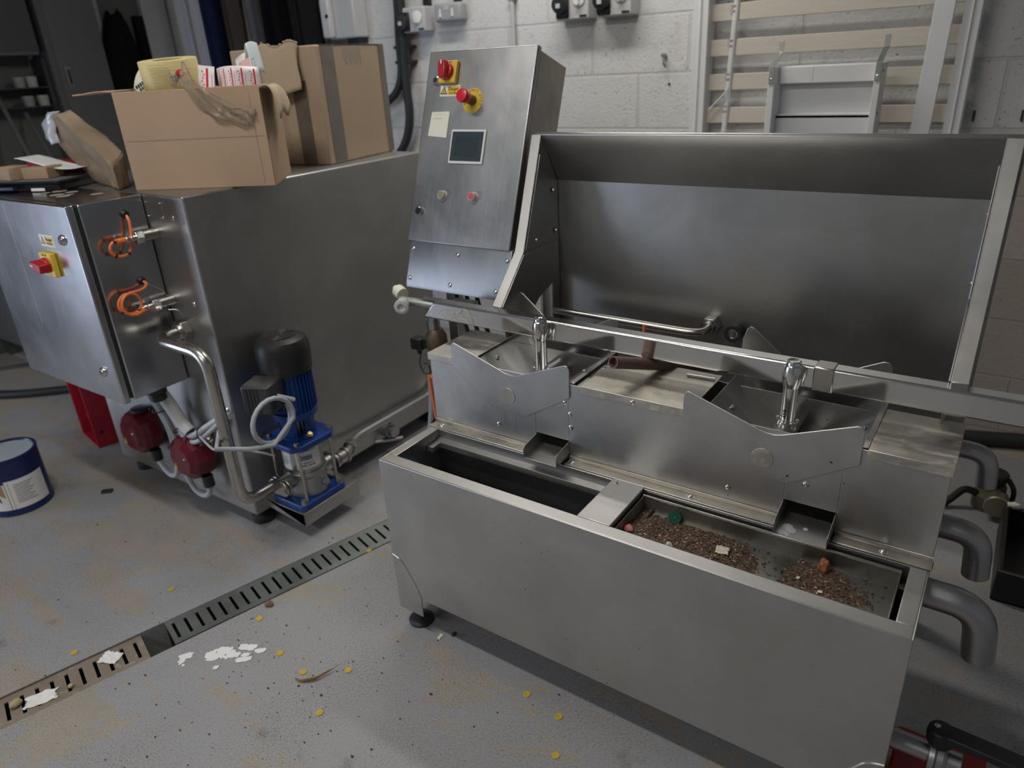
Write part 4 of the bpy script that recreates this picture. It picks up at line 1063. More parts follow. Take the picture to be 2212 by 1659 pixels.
def pf(s, t): return tm @ Vector((-.04+.22*s, -.04+.10*t, .080+.030*math.sin(s*2.2+.6)*(1-s)-.020*s-.016*math.sin(s*3.1)))
b.grid(pf, 14, 5); o = b.build('paper_sheet', M['paper'], None, thick=.0006); tag(o, 'white sheet curling over the two carton blocks', 'paper')
b = MB(); b.grid(lambda s, t: tm @ Vector((-.24+.17*s, -.11+.10*t, .036+.018*math.sin(s*3.0)*t+.004)), 10, 5); o = b.build('paper_sheet', plain('bluish_paper', (.62, .66, .78), .6, vary=.1), None, thick=.0006); tag(o, 'bluish white sheet lying flat at the left end of the black tray', 'paper')
# dusty glue patch on the enclosure top
b = MB(); rn = random.Random(2)
for k in range(9):
    x, y = -1.22+rn.uniform(-.10, .13), -.03+rn.uniform(-.04, .06); b.lathe((x, y, EZ1+.0012), (0, 0, 1), [(0, rn.uniform(.010, .028)), (.0006, .008)], 9)
b.build('dust_patch', plain('pale_dust', (.36, .33, .27), .9, vary=.3, scale=40), EN)

# ================================================================== paint can and red stand on the floor at the left
CX, CY, CR, CH_ = -1.715, -.27, .105, .225
PC = thing('paint_can', (CX, CY, 0), 'blue and white paint can with closed lid on the floor at the left picture edge', 'paint can')
b = MB(); b.lathe((CX, CY, 0), (0, 0, 1), [(0, CR-.002), (.003, CR+.001), (.010, CR+.001), (.012, CR), (CH_-.008, CR), (CH_-.006, CR+.002), (CH_, CR+.002), (CH_, CR-.008), (CH_-.006, CR-.010)], 48, cap1=False); b.build('can_body', plain('navy_can', (.008, .018, .09), .3), PC)
b = MB(); b.lathe((CX, CY, CH_-.006), (0, 0, 1), [(0, CR-.010), (.001, CR-.02), (-.001, CR-.03), (-.001, .0001)], 40); b.build('can_lid', plain('can_lid_grey', (.50, .58, .62), .35, .3), PC)
def wrap(b, a0, a1, z0, z1, r, n=14, zf=None):
    for k in range(n):
        q = [R(a0+(a1-a0)*j/n) for j in (k, k+1)]
        za = [zf(j/n) if zf else (z0, z1) for j in (k, k+1)]
        b.poly([(CX+math.cos(q[0])*r, CY+math.sin(q[0])*r, za[0][0]), (CX+math.cos(q[1])*r, CY+math.sin(q[1])*r, za[1][0]), (CX+math.cos(q[1])*r, CY+math.sin(q[1])*r, za[1][1]), (CX+math.cos(q[0])*r, CY+math.sin(q[0])*r, za[0][1])])
b = MB(); wrap(b, -36, 40, .028, .145, CR+.0006); wrap(b, -80, -36, .028, .135, CR+.0006); lab = b.build('can_label', M['white'], PC)
b = MB(); 
for k in range(9): wrap(b, -22, 14-((k*7) % 11), .052+.009*k, .0545+.009*k, CR+.0012, 6)
wrap(b, -36.5, -35.5, .028, .145, CR+.0012, 1); wrap(b, -68, -67.3, .028, .10, CR+.0012, 1); wrap(b, -30, -29.4, .028, .14, CR+.0012, 1)
wrap(b, -80, -50, .09, .135, CR+.0012, 8, lambda t: (.115-.055*t, .14-.06*t))
b.build('label_print', plain('label_ink', (.12, .12, .16), .6), lab)
b = MB(); wrap(b, -66, -40, .085, .134, CR+.0009, 8, lambda t: (.118-.04*t, .134)); b.build('label_picture', plain('label_brown', (.42, .26, .16), .6), lab)
b = MB(); wrap(b, -100, -80, .028, .10, CR+.0006, 6); b.build('label_red_stripe', plain('label_red', (.45, .02, .05), .5), lab)
b = MB(); b.tube([(CX-.04, CY-.098, CH_-.03), (CX-.06, CY-.11, CH_+.02), (CX-.075, CY-.02, CH_+.035), (CX-.05, CY+.02, CH_+.03)], .003, 8, .05); b.build('wire_handle', M['galv'], PC)
RS = thing('red_stand', (-1.95, .18, 0), 'red painted open steel channel standing on the floor below the enclosure', 'stand')
b = MB(); rm = Matrix((Vector((-.984, .178, 0)), Vector((.30, .954, 0)), Vector((0, 0, 1)))).transposed().to_4x4(); rm.translation = (-1.883, .112, 0)
b.box(0, .215, .105, .112, 0, .42, rm); b.box(0, .007, 0, .112, 0, .42, rm); b.box(.208, .215, 0, .112, 0, .42, rm); b.box(.0, .215, 0, .112, 0, .006, rm)
b.prism([rm @ Vector(p) for p in ((.007, .1, .12), (.208, .1, .12), (.208, .03, .085), (.007, .03, .07))], (0, 0, .006))
b.build('red_channel', plain('red_enamel', (.36, .012, .03), .35, vary=.3), RS, .003)
b = MB(); b.cyl(rm @ Vector((-.002, .03, .07)), rm @ Vector((.002, .03, .07)), .008); b.cyl(rm @ Vector((-.002, .085, .03)), rm @ Vector((.002, .085, .03)), .006); b.build('bolt_hole', M['black'], RS)

# ================================================================== loose parts on and in the machine
b = MB(); bz0, bz1, by0, by1 = .7915, .8425, .3515, .3905
x1b = 1.75
ST = thing('square_steel_bar', (.7, .415, bz0), 'long polished square steel bar laid across the machine behind the two uprights', 'bar')
b.prism([(-.122, by0, bz0), (-.076, by0, bz1), (-.068, by1, bz1), (-.114, by1, bz0)], (x1b+.12, 0, 0))
b.build('bar_body', M['chrome'], ST, .005, seg=3)
b = MB(); b.box(.935, .975, by0-.0025, by1+.002, bz0-.001, bz1+.0015); b.build('joint_sleeve', M['pipe'], ST, .003)
b = MB(); rn = random.Random(4)
for k in range(9):
    x = -.06+k*.011+rn.uniform(-.01, .01); p = Vector((x, by0-.0015, bz0+.014+rn.uniform(0, .02)))
    b.tube([p, p+Vector((.018, -.001, rn.uniform(-.012, .014))), p+Vector((.034, -.001, rn.uniform(-.016, .018)))], .0005, 4, .01)
b.tube([(-.02, by0-.002, bz0+.012), (.02, by0-.003, bz0+.034), (.035, by0-.004, bz1+.001), (.055, by0-.004, bz0+.03), (.062, by0-.003, bz0-.012)], .0008, 5, .02)
b.build('dried_fibre', plain('dry_fibre', (.55, .50, .40), .8), ST)
M['rust'] = None
m, nt, bb = nodes('rusty_iron'); v = coords(nt); c = mixc(nt, noisen(nt, v, 30, 5, .65), (.09, .055, .045), (.22, .13, .10)); L(nt, c, bb.inputs['Base Color']); bb.inputs['Roughness'].default_value = .75; bump(nt, bb, noisen(nt, v, 120), .3); M['rust'] = m
pr = .0143
pa, pb_ = Vector((.534, .247, .815)), Vector((.636, .575, .701))
o = MB().tube([pa, pb_], pr, 24, inner=.8).build('rusty_pipe', M['rust']); tag(o, 'rusty brown open-ended pipe propped on the centre lid under the square bar', 'pipe')
o = MB().tube([(.650, .400, LT+.004), (.716, .404, LT+.004)], .0035, 8).build('steel_rod', M['chrome']); tag(o, 'thin bright rod lying on the centre lid beside the rusty pipe', 'rod')
# removable strainer tray in the right opening
TRX0, TRX1, TRY0, TRY1, TRZ0, TRZ1 = .640, 1.166, .046, .194, .4895, .5285
M['dirty'] = steel('steel_dirty', (.42, .42, .38), .5, (9, 9, 9), .5, .12, 1)
TR = thing('strainer_tray', (.9, .12, TRZ0), 'long shallow steel tray full of brown sludge in the right trough opening', 'tray')
b = MB(); t_ = .0022
b.box(TRX0, TRX1, TRY0, TRY1, TRZ0, TRZ0+t_)
for bx in ((TRX0, TRX1, TRY0, TRY0+t_), (TRX0, TRX1, TRY1-t_, TRY1), (TRX0, TRX0+t_, TRY0+t_, TRY1-t_), (TRX1-t_, TRX1, TRY0+t_, TRY1-t_)): b.box(*bx, TRZ0, TRZ1)
b.build('tray_shell', M['dirty'], TR, .0009)
b = MB(); b.tube([(TRX0, TRY1-.001, TRZ1), (TRX1, TRY1-.001, TRZ1)], .0035, 8); b.tube([(TRX0, TRY0+.001, TRZ1), (TRX1, TRY0+.001, TRZ1)], .0022, 8); b.build('rolled_edge', M['pipe'], TR)
# sludge
def mat_sludge():
    m, nt, b = nodes('brown_sludge'); v = coords(nt)
    c = mixc(nt, noisen(nt, v, 70, 5, .7), (.035, .02, .013), (.20, .125, .085))
    c = mixc(nt, ramp(nt, noisen(nt, v, 150, 3, .6), [(.56, 0), (.66, 1)]), c, (.33, .24, .18))
    c = mixc(nt, ramp(nt, noisen(nt, coords(nt, loc=(4, 2, 1)), 220, 2), [(.60, 0), (.68, 1)]), c, (.015, .01, .008))
    L(nt, c, b.inputs['Base Color']); b.inputs['Roughness'].default_value = .85; bump(nt, b, noisen(nt, v, 140, 4, .7), .9, .004); return m
M['sludge'] = mat_sludge()
def shape(x, y):
    """height of the sludge above the tray floor: deep at the left, thinning to islands on the right"""
    s = (x-TRX0)/(TRX1-TRX0); t = (y-TRY0)/(TRY1-TRY0)
    n = noise.fractal(Vector((x*22, y*22, 3)), .8, 2, 4)
    n2 = noise.noise(Vector((x*9, y*14, 1)))
    base = .0125-.011*s
    edge = min(1, (1-t)*3.0+.35*n2-.1) if s > .05 else 1
    bare = 0
    if .46 < s < .66: bare = .010*max(0, 1-abs((s-.575)/.11))*(.5+t)
    if s > .80: bare += .012*(s-.80)*4*(.25+.9*t)
    if s < .07: bare += .014*max(0, 1-s/.07)*t
    return (base*.95+.0025*n)*max(-.3, edge)-bare+.0012*n
def sludge():
    b = MB(); nu, nv = 190, 54
    def f(s, t):
        x = TRX0+.004+(TRX1-TRX0-.008)*s; y = TRY0+.004+(TRY1-TRY0-.008)*t
        return Vector((x, y, max(TRZ0+t_-.002, TRZ0+t_+shape(x, y))))
    b.grid(f, nu, nv); return b
bs = sludge(); rn = random.Random(8)
for k in range(1500):
    x = rn.uniform(TRX0+.006, TRX1-.02); y = rn.uniform(TRY0+.006, TRY1-.008); h = shape(x, y)
    if h < -.0006 and rn.random() > .22: continue
    z = TRZ0+t_+max(0, h); a = rn.uniform(0, 6.3); l, w = rn.uniform(.0012, .0045), rn.uniform(.0006, .0016); tl = rn.uniform(-.6, .6)
    d = Vector((math.cos(a), math.sin(a), tl)).normalized()*l; e = Vector((-math.sin(a), math.cos(a), 0))*w
    p = Vector((x, y, z+.0008)); bs.poly([p-d-e, p+d-e, p+d+e+Vector((0, 0, w)), p-d+e+Vector((0, 0, w))])
o = bs.build('brown_sludge', M['sludge']); tag(o, 'brown crumbly sludge spread along the bottom of the strainer tray', 'sludge', kind='stuff')
b = MB()
for k in range(260):
    x = rn.uniform(TRX0+.01, TRX1-.03); y = rn.uniform(TRY0+.006, TRY1-.012); h = shape(x, y)
    if h < .0005: continue
    z = TRZ0+t_+h; a = rn.uniform(0, 6.3); l, w = rn.uniform(.0012, .0042), rn.uniform(.0009, .0022)
    d = Vector((math.cos(a), math.sin(a), rn.uniform(-.3, .5)))*l; e = Vector((-math.sin(a), math.cos(a), .2))*w
    p = Vector((x, y, z+.0016)); b.poly([p-d, p-e*.9, p+d, p+e])
o = b.build('straw_chips', plain('straw_chip', (.55, .40, .24), .7, vary=.35, scale=60)); tag(o, 'pale straw-like chips scattered over the brown sludge', 'chips', kind='stuff')
def zt2(x, y): return TRZ0+t_+max(0, shape(x, y))
gx, gy = .722, .178
GC = thing('green_cap', (gx, gy, .505), 'round dark green plastic cap leaning on the back edge of the sludge tray', 'cap')  # green plastic keg cap, not from a bottle
b = MB(); cn = Vector((.45, -.72, .55)).normalized(); cp_ = Vector((gx, gy, zt2(gx, gy)+.013))
b.lathe(cp_-cn*.004, cn, [(0, .0138), (.006, .0142), (.007, .0135), (.0072, .0001)], 32); b.build('cap_disc', plain('green_plastic', (.012, .10, .065), .35), GC)
b = MB(); b.ball(cp_+cn*.0035, .0016); b.build('centre_pip', plain('pale_green', (.25, .35, .28), .4), GC)
def lump(name, label, cat, p, r, sc, m, seed, amp=.35):
    b = MB(); b.ball((0, 0, 0), r, sc, 3)
    for v in b.bm.verts: v.co = v.co*(1+amp*noise.noise(v.co*(1.4/r)+Vector((seed, 0, 0))))+Vector(p)
    o = b.build(name, m, None, smooth=60); tag(o, label, cat); return o
lump('pink_lump', 'small pink crumbly lump at the near left corner of the sludge tray', 'lump', (.651, .092, zt2(.651, .092)+.007), .0105, (1.1, .9, .75), plain('pink_crumb', (.58, .20, .19), .8, vary=.5, scale=160), 2)
lump('orange_lump', 'orange-brown lump below the right chute in the sludge tray', 'lump', (1.035, .172, zt2(1.035, .172)+.011), .0125, (.8, 1, 1.25), plain('orange_crumb', (.34, .12, .06), .6, vary=.6, scale=120), 5, .5)
def scrap(name, label, c, w, l, rot, m, seed, amp=.004, group=None, cat='paper', thick=.0006):
    b = MB(); cs, sn = math.cos(R(rot)), math.sin(R(rot))
    def f(s, t):
        u, v = (s-.5)*w, (t-.5)*l; e = .12*noise.noise(Vector((s*5, t*5, seed)))
        u *= 1+e+.25*noise.noise(Vector((t*4, seed, 1))); v *= 1-e+.25*noise.noise(Vector((s*4, seed, 7)))
        return Vector((c[0]+u*cs-v*sn, c[1]+u*sn+v*cs, c[2]+.0005+amp*abs(noise.noise(Vector((s*4+seed, t*4, 2))))))
    b.grid(f, 10, 10); o = b.build(name, m, None, smooth=30, thick=thick); tag(o, label, cat, group); return o
scrap('paper_scrap', 'square cream paper scrap lying in the middle of the sludge tray', (.850, .118, zt2(.85, .118)+.0035), .026, .026, 12, plain('speckled_scrap', (.72, .68, .54), .8, vary=.4, scale=120), 3)
b = MB(); b.ball((.764, .046, .531), .009, (1.1, .45, 1), 2)
for v in b.bm.verts: v.co += Vector(noise.noise_vector(v.co*160))*.003
o = b.build('foil_scrap', plain('grey_foil', (.55, .55, .50), .35, vary=.4, scale=120), None, smooth=15); tag(o, 'crumpled grey scrap stuck on the near rim of the sludge tray', 'scrap')
scrap('paper_scrap', 'small pointed white scrap near the right end of the sludge tray', (.925, .066, zt2(.925, .066)+.003), .020, .009, -30, M['paper'], 9, .003)
for i, (x, y, rt) in enumerate(((1.045, .10, 20), (1.0, .118, 70))):
    scrap('white_chip', 'small pale chip on the sludge, ' + ('right of' if i == 0 else 'near')+' the orange-brown lump', (x, y, zt2(x, y)+.002), .008, .006, rt, M['cream'], 20+i, .002, cat='chip')
lump('blue_rag', 'pale blue-grey rag lying inside the empty left trough opening', 'rag', (.062, .10, .44), .030, (1, 1.2, 1.1), plain('blue_rag', (.16, .22, .26), .8, vary=.3), 7, .6)
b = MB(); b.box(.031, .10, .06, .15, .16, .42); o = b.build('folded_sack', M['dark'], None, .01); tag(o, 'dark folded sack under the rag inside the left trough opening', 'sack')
# caked residue in the right chute
b = MB(); rn = random.Random(13)
for (x, y, r_) in ((.952, .205, .012), (.962, .20, .009), (.945, .192, .011), (.985, .215, .005), (.957, .186, .006)):
    b.lathe((x, y, .5420+(y-.176)*.12), (0, -.15, 1), [(0, r_), (.0012, r_*.6)], 8)
b.build('residue', plain('white_residue', (.42, .43, .46), .5, vary=.3, scale=80), WM)

# ================================================================== litter on the floor
yel = plain('amber_disc', (.55, .40, .05), .35, vary=.2)
pos = [(605, -.215, -.261), (655, -.106, -.273), (753, -.007, -.205), (690, .032, -.34), (560, -.377, -.204), (797, -.326, .194), (370, -.729, -.264), (160, -.721, -.566), (1138, .438, -.024), (1210, .558, -.065), (1200, .588, -.134)]
for k, (px_, x, y) in enumerate(pos):
    pass
DL = {605: 'amber disc nearest the drain, lower right of the white paint splash', 655: 'amber disc beside the brown curled strip, on its left', 753: 'amber disc alone to the right of the brown curled strip', 690: 'amber disc on bare floor nearer the camera than the curled strip', 560: 'amber disc just beside the galvanised drain cover', 797: 'amber disc touching the drain cover near the trough leg', 370: 'amber disc between the paint can and the rusted drain end', 160: 'faint amber disc beyond the rusted drain cover at the left', 1138: 'amber disc in front of the trough, left of the pair there', 1210: 'amber disc in front of the trough near its front edge shadow', 1200: 'amber disc lowest in the picture in front of the trough'}
for k, (px_, x, y) in enumerate(pos):
    if px_ == 1210: x, y = .540, -.040
    b = MB(); a = k*1.3; r_ = .0095 if px_ != 797 else .008
    b.lathe((x, y, .0004), (.03*math.cos(a), .03*math.sin(a), 1), [(0, r_), (.0016, r_*1.02), (.0024, r_*.9), (.0018, r_*.6), (.0018, .0001)], 18)
    o = b.build('amber_disc', yel); tag(o, 'small '+DL[px_], 'disc', 'amber plastic discs on the floor')
b = MB(); b.tube([(-.105, -.300, .004), (-.085, -.30, .005), (-.055, -.275, .008), (-.040, -.235, .011), (-.030, -.205, .012)], lambda t: .0042*(1-.75*abs(2*t-.8)), 6, .01)
o = b.build('curled_strip', plain('brown_strip', (.20, .10, .03), .5, vary=.4, scale=60)); tag(o, 'curled brown strip lying on the floor near the amber discs', 'strip')
scrap('paper_scrap', 'white paper scrap on the rusted drain cover near its broken end', (-.614, -.520, -.003), .055, .040, 25, M['paper'], 31, .010)
scrap('paper_scrap', 'white pointed paper scrap on the rusted drain cover at the near left corner', (-.634, -.694, -.003), .045, .072, -28, M['paper'], 37, .006)
lump('cork_piece', 'pale brown plug on the rusted drain cover at the left edge', 'plug', (-.664, -.740, .006), .012, (.9, 1.3, .8), plain('cork', (.42, .32, .20), .8, vary=.3), 3, .2)
lump('cork_piece', 'tiny pale plug sitting in a slot of the rusted drain cover', 'plug', (-.604, -.632, .002), .007, (1, 1, .8), plain('cork2', (.48, .38, .24), .8, vary=.3), 8, .2)
b = MB(); b.box(-.02, .02, -.011, .011, 0, .009, Matrix.Translation((-1.487, -.062, 0)) @ Matrix.Rotation(R(40), 4, 'Z')); o = b.build('black_block', plain('black_green_rubber', (.02, .025, .02), .6), None, .002); tag(o, 'small black rubber block on the floor between paint can and tank', 'block')
lump('brick_chip', 'reddish brown chip on the floor edge beside the galvanised drain cover', 'chip', (-.400, -.150, .006), .011, (1.4, 1, .6), plain('brick_red', (.20, .10, .07), .8, vary=.4), 6, .4)
scrap('straw_chip', 'cream splinter on the floor close to the left trough foot', (.125, .016, 0), .009, .022, 10, M['cream'], 41, .004, cat='chip')
lump('dirt_crumb', 'dark brown crumb on the floor beside the cream splinter', 'crumb', (.153, .040, .004), .006, (.9, 1.5, .6), plain('dirt', (.06, .04, .03), .8), 4, .4)
# white splash of paint on the floor and general grit: marks of the floor
b = MB(); rn = random.Random(21)
def blot(x, y, r, n=22, ang=0, st=1):
    pts = []
    for k in range(n):
        a = 2*math.pi*k/n; rr = r*(1+.35*noise.noise(Vector((math.cos(a)*1.6+x*40, math.sin(a)*1.6+y*40, 3)))+rn.uniform(-.22, .22))
        u, v = math.cos(a)*rr*st, math.sin(a)*rr
        pts.append((x+u*math.cos(ang)-v*math.sin(ang), y+u*math.sin(ang)+v*math.cos(ang), .0006))
    blot.n += 1; b.prism(pts, (0, 0, .0004+.00012*blot.n))
blot.n = 0
blot(-.354, -.350, .026, 30, .6, 1.2); blot(-.372, -.362, .018); blot(-.335, -.335, .015, 22, .4, 1.4); blot(-.432, -.405, .012, 18, .9, 1.5); blot(-.425, -.425, .010); blot(-.408, -.430, .004)
for (x, y, r, st) in ((-.318, -.300, .011, 1.7), (-.300, -.288, .012, 1.3), (-.292, -.315, .007, 2), (-.315, -.330, .008, 1.8), (-.283, -.330, .010, 2.2), (-.270, -.285, .009, 1.6), (-.322, -.388, .007, 1), (-.345, -.322, .006, 1)): blot(x, y, r, 16, .7, st)
o = b.build('floor_paint_splash', plain('white_floor_paint', (.80, .80, .80), .6, vary=.05)); tag(o, 'splash of white paint flecks dried on the floor by the broken drain end', 'paint splash', kind='stuff')
b = MB()
for k in range(420):
    x, y = rn.uniform(-1.9, 1.0), rn.uniform(-1.2, .3)
    if rn.random() < .5: x, y = rn.gauss(-.05, .28), rn.gauss(-.35, .18)
    r_ = min(.004, abs(rn.gauss(.0008, .0010))+.0005); b.ball((x, y, r_*.4), r_, (rn.uniform(.8, 2), rn.uniform(.6, 1.2), .6), 1)
o = b.build('floor_grit', plain('dark_grit', (.05, .04, .03), .8, vary=.6, scale=9)); tag(o, 'loose dark grit and crumbs scattered on the floor', 'grit', kind='stuff')

# ================================================================== on the back wall
WY = 1.99                                                # just in front of the blocks
def rotary_socket(x0, x1, z0, z1, label):
    t = thing('switched_socket', ((x0+x1)/2, Y1, (z0+z1)/2), label, 'socket', 'grey industrial wall sockets')
    w = x1-x0; xm = x0+w*.42
    b = MB(); b.box(x0, x1, Y1-.075, Y1-.001, z0, z1); body = b.build('socket_body', M['grey_plastic'], t, .006)
    b = MB(); b.box(x0+.006, xm, Y1-.088, Y1-.070, z0+.006, z1-.02); pl = b.build('socket_cover', M['black'], t, .008)
    b = MB(); b.lathe(((x0+xm)/2, Y1-.086, (z0+z1)/2-.006), (0, -1, -.2), [(0, .036), (.012, .037), (.024, .034), (.026, .018)], 24); b.build('socket_lid', plain('lid_black', (.02, .021, .023), .5), pl)
    b = MB(); b.box((x0+xm)/2-.012, (x0+xm)/2+.010, Y1-.1135, Y1-.112, (z0+z1)/2-.022, (z0+z1)/2-.004); b.build('lid_label', M['grey_plastic'], pl)
    b = MB(); b.lathe(((xm+x1)/2, Y1-.075, (z0+z1)/2+.008), (0, -1, 0), [(0, .030), (.006, .030), (.007, .025)], 28); b.box((xm+x1)/2-.008, (xm+x1)/2+.008, Y1-.098, Y1-.078, (z0+z1)/2-.016, (z0+z1)/2+.032); b.build('rotary_switch', M['white'], t, .002)
    b = MB(); b.box(x1-.045, x1-.010, Y1-.0775, Y1-.074, z0+.008, z0+.016); b.build('rating_mark', M['black'], t)
    return t
rotary_socket(-.615, -.450, 1.592, 1.730, 'grey switched wall socket, left one of the pair beside the white bed rail')
rotary_socket(-.415, -.250, 1.592, 1.730, 'grey switched wall socket nearest the white bed rail')
rotary_socket(-1.535, -1.365, 1.600, 1.712, 'grey switched wall socket beside the thick black cables')
t = thing('twin_socket', (-1.235, Y1, 1.67), 'grey twin wall socket with plug slots right of a switched socket', 'socket')
b = MB(); b.box(-1.318, -1.152, Y1-.062, Y1-.001, 1.632, 1.715); b.build('socket_body', plain('mid_grey_plastic', (.36, .36, .37), .45), t, .014, seg=3)
for x in (-1.275, -1.20):
    b = MB(); b.prism([(x-.007, Y1-.0625, 1.655), (x+.007, Y1-.0625, 1.655), (x+.003, Y1-.0625, 1.690), (x-.003, Y1-.0625, 1.690)], (0, -.004, 0)); b.build('rocker_switch', M['white'], t)
b = MB(); b.box(-1.252, -1.222, Y1-.0635, Y1-.06, 1.684, 1.703); b.build('maker_plate', M['grey_plastic'], t)
o = MB().box(-1.400, -1.372, Y1-.04, Y1-.001, 1.712, CEIL-.001).build('black_conduit', M['black'], None, .003); tag(o, 'black conduit coming down to the switched socket by the thick cables', 'conduit')
o = MB().box(-1.205, -1.180, Y1-.04, Y1-.001, 1.715, CEIL-.001).build('black_conduit', M['black'], None, .003); tag(o, 'black conduit coming down to the twin wall socket', 'conduit')
t = thing('grey_conduit', (-.885, Y1, 1.3), 'thin grey conduit running down the wall behind the tilted control cabinet', 'conduit')
MB().cyl((-.882, Y1-.016, .9), (-.882, Y1-.016, CEIL-.001), .0105).build('conduit_tube', M['grey_plastic'], t)
MB().box(-.903, -.861, Y1-.029, Y1-.001, 1.695, 1.712).build('conduit_clip', M['grey_plastic'], t, .004)
t = thing('junction_box', (-1.93, Y1, 1.60), 'grey fuse box with a sloping front on the wall above the taller cardboard box', 'fuse box')
b = MB(); b.box(-2.035, -1.825, Y1-.10, Y1-.001, 1.600, 1.795); b.build('box_body', plain('pale_grey_plastic', (.55, .55, .56), .4, vary=.05), t, .008)
b = MB(); b.box(-2.04, -1.975, Y1-.135, Y1-.098, 1.605, 1.79); b.build('hinged_cover', plain('cover_grey', (.62, .62, .63), .4), t, .01)
MB().box(-1.925, -1.835, Y1-.075, Y1-.002, 1.572, 1.601).build('cable_entry', M['black'], t, .004); MB().cyl((-1.99, Y1-.12, 1.71), (-1.99, Y1-.138, 1.71), .010).build('cover_screw', M['black'], t)
b = MB(); b.tube([(-2.05, Y1-.11, 2.2), (-2.047, Y1-.11, 1.85), (-2.04, Y1-.11, 1.79)], .012, 10); b.build('white_cable', M['white'], t)
t = thing('black_cable', (-1.58, WY, 1.4), 'thick pair of black cables hanging down the wall right of the taller cardboard box', 'cable')
b = MB(); b.tube([(-1.575, 1.96, CEIL-.001), (-1.545, 1.96, 1.76), (-1.565, 1.96, 1.55), (-1.565, 1.96, 1.42), (-1.605, 1.96, 1.33), (-1.70, 1.96, 1.27), (-1.80, 1.96, 1.25)], .021, 14, .12); b.build('cable_run', M['black_rubber'], t)
b = MB(); b.tube([(-1.52, 1.955, CEIL-.001), (-1.522, 1.955, 1.70), (-1.545, 1.955, 1.42), (-1.535, 1.955, 1.20), (-1.58, 1.955, 1.07), (-1.68, 1.955, .98), (-1.8, 1.955, .90)], .023, 14, .12); b.build('cable_run', M['black_rubber'], t)
b = MB(); b.box(-1.60, -1.50, 1.95, Y1-.001, 1.53, 1.545); b.box(-1.60, -1.50, 1.95, Y1-.001, 1.46, 1.475); b.build('cable_clip', M['black'], t, .003)
t = thing('wall_hook', (-.127, Y1, 1.425), 'small grey hook on the blocks between the cabinet and the bed rail', 'hook')
b = MB(); b.cyl((-.127, Y1-.002, 1.43), (-.127, Y1-.03, 1.43), .008); b.tube([(-.127, Y1-.025, 1.43), (-.122, Y1-.028, 1.40), (-.115, Y1-.02, 1.385)], .004, 8, .01); b.build('hook_body', M['galv'], t)
t = thing('wall_plug', (-.06, Y1, 1.34), 'black drilled hole with plug in the block wall below the small hook', 'wall plug')
MB().cyl((-.105, Y1, 1.318), (-.105, Y1-.004, 1.318), .005).build('plug', M['black'], t)
for x in (1.03, 1.17):
    o = MB().box(x-.003, x+.003, Y1-.012, Y1-.001, 1.165, 1.20).build('wall_nail', M['black'], None, .001); tag(o, 'black nail sticking out of the wall right of the bed base, '+('left one' if x < 1.1 else 'right one'), 'nail')

M['strap_print'] = plain('strap_grey', (.40, .40, .42), .7)
# slatted bed base leaning on the wall
def mat_slat():
    m, nt, b = nodes('pale_slat_wood'); v = coords(nt)
    g = noisen(nt, coords(nt, (2, 30, 30)), 4, 5, .65); kn = noisen(nt, coords(nt, (2, 1, 6)), 5, 3)
    c = mixc(nt, g, (.55, .49, .42), (.70, .64, .57)); c = mixc(nt, ramp(nt, kn, [(.66, 0), (.76, .7)]), c, (.40, .30, .21))
    L(nt, c, b.inputs['Base Color']); b.inputs['Roughness'].default_value = .6; return m
M['slat'] = mat_slat()
BB = thing('bed_base', (.5, 1.97, 0), 'white slatted bed base standing upright against the block wall', 'bed base')
bt = 2.08
def rail(x0, x1, name='side_rail'):
    b = MB(); b.box(x0, x1, 1.915, 1.995, 0, bt); b.box(x0+(x1-x0)*.42, x0+(x1-x0)*.56, 1.908, 1.92, 0, bt); return b.build(name, M['white_paint'], BB, .003)
rail(.030, .090); rail(.950, 1.002)
for k in range(15):
    z = 1.166+.1245*(k-8)
    MB().box(.088, .952, 1.955, 1.967, z, z+.060).build('slat', M['slat'], BB, .002)
b = MB()
n_ = 60
b.grid(lambda s, t: Vector((.118+.075*s+.022*t, 1.951-.001*math.sin(s*90), .12+1.95*s)), n_, 1); ws = b.build('webbing_strap', plain('white_webbing', (.66, .66, .66), .7, vary=.05), BB, thick=.0015)
for k in range(7, 15):
    z = .25+.12*k; b = MB()
    for dz in (0, .018): b.box(.132+.038*(z/1.95), .146+.038*(z/1.95)+.005, 1.9485, 1.9495, z+dz, z+dz+.006)
    b.build('printed_mark', M['strap_print'], ws)
b = MB(); b.tube([(.175, 1.945, 1.30), (.160, 1.94, 1.275), (.125, 1.94, 1.24), (.105, 1.935, 1.22)], .003, 6, .02); b.build('loose_cord', M['white'], BB)
# loose white board in front of it, and the shelf carcass
b = MB(); b.prism([(.842-.022, 1.868, 0), (.902-.022, 1.868, 0), (.944, 1.89, 2.1), (.884, 1.89, 2.1)], (0, .018, 0)); o = b.build('white_board', M['white_paint'], None, .002); tag(o, 'loose white board leaning upright in front of the bed base at its right side', 'board')
SU = thing('shelf_unit', (.567, 1.80, 0), 'white open shelf carcass with metal corner brackets leaning on the bed base', 'shelf unit')
sx0, sx1, sy0, sy1, sz = .386, .757, 1.755, 1.86, 1.372
for a_, c_, nm in ((sx0, sx0+.022, 'side_panel'), (sx1-.020, sx1, 'side_panel')): MB().box(a_, c_, sy0, sy1, .0, sz).build(nm, M['white_paint'], SU, .0015)
MB().box(sx0+.022, sx1-.020, sy1-.010, sy1, .0, sz).build('back_panel', M['white_paint'], SU, .001)
MB().box(sx0+.022, sx1-.020, sy0+.055, sy1-.010, sz-.058, sz-.003).build('top_rail', M['white_paint'], SU, .0015)
MB().box(sx0+.022, sx1-.020, sy0+.060, sy1-.010, 1.195, 1.21).build('shelf', M['white_paint'], SU, .001)
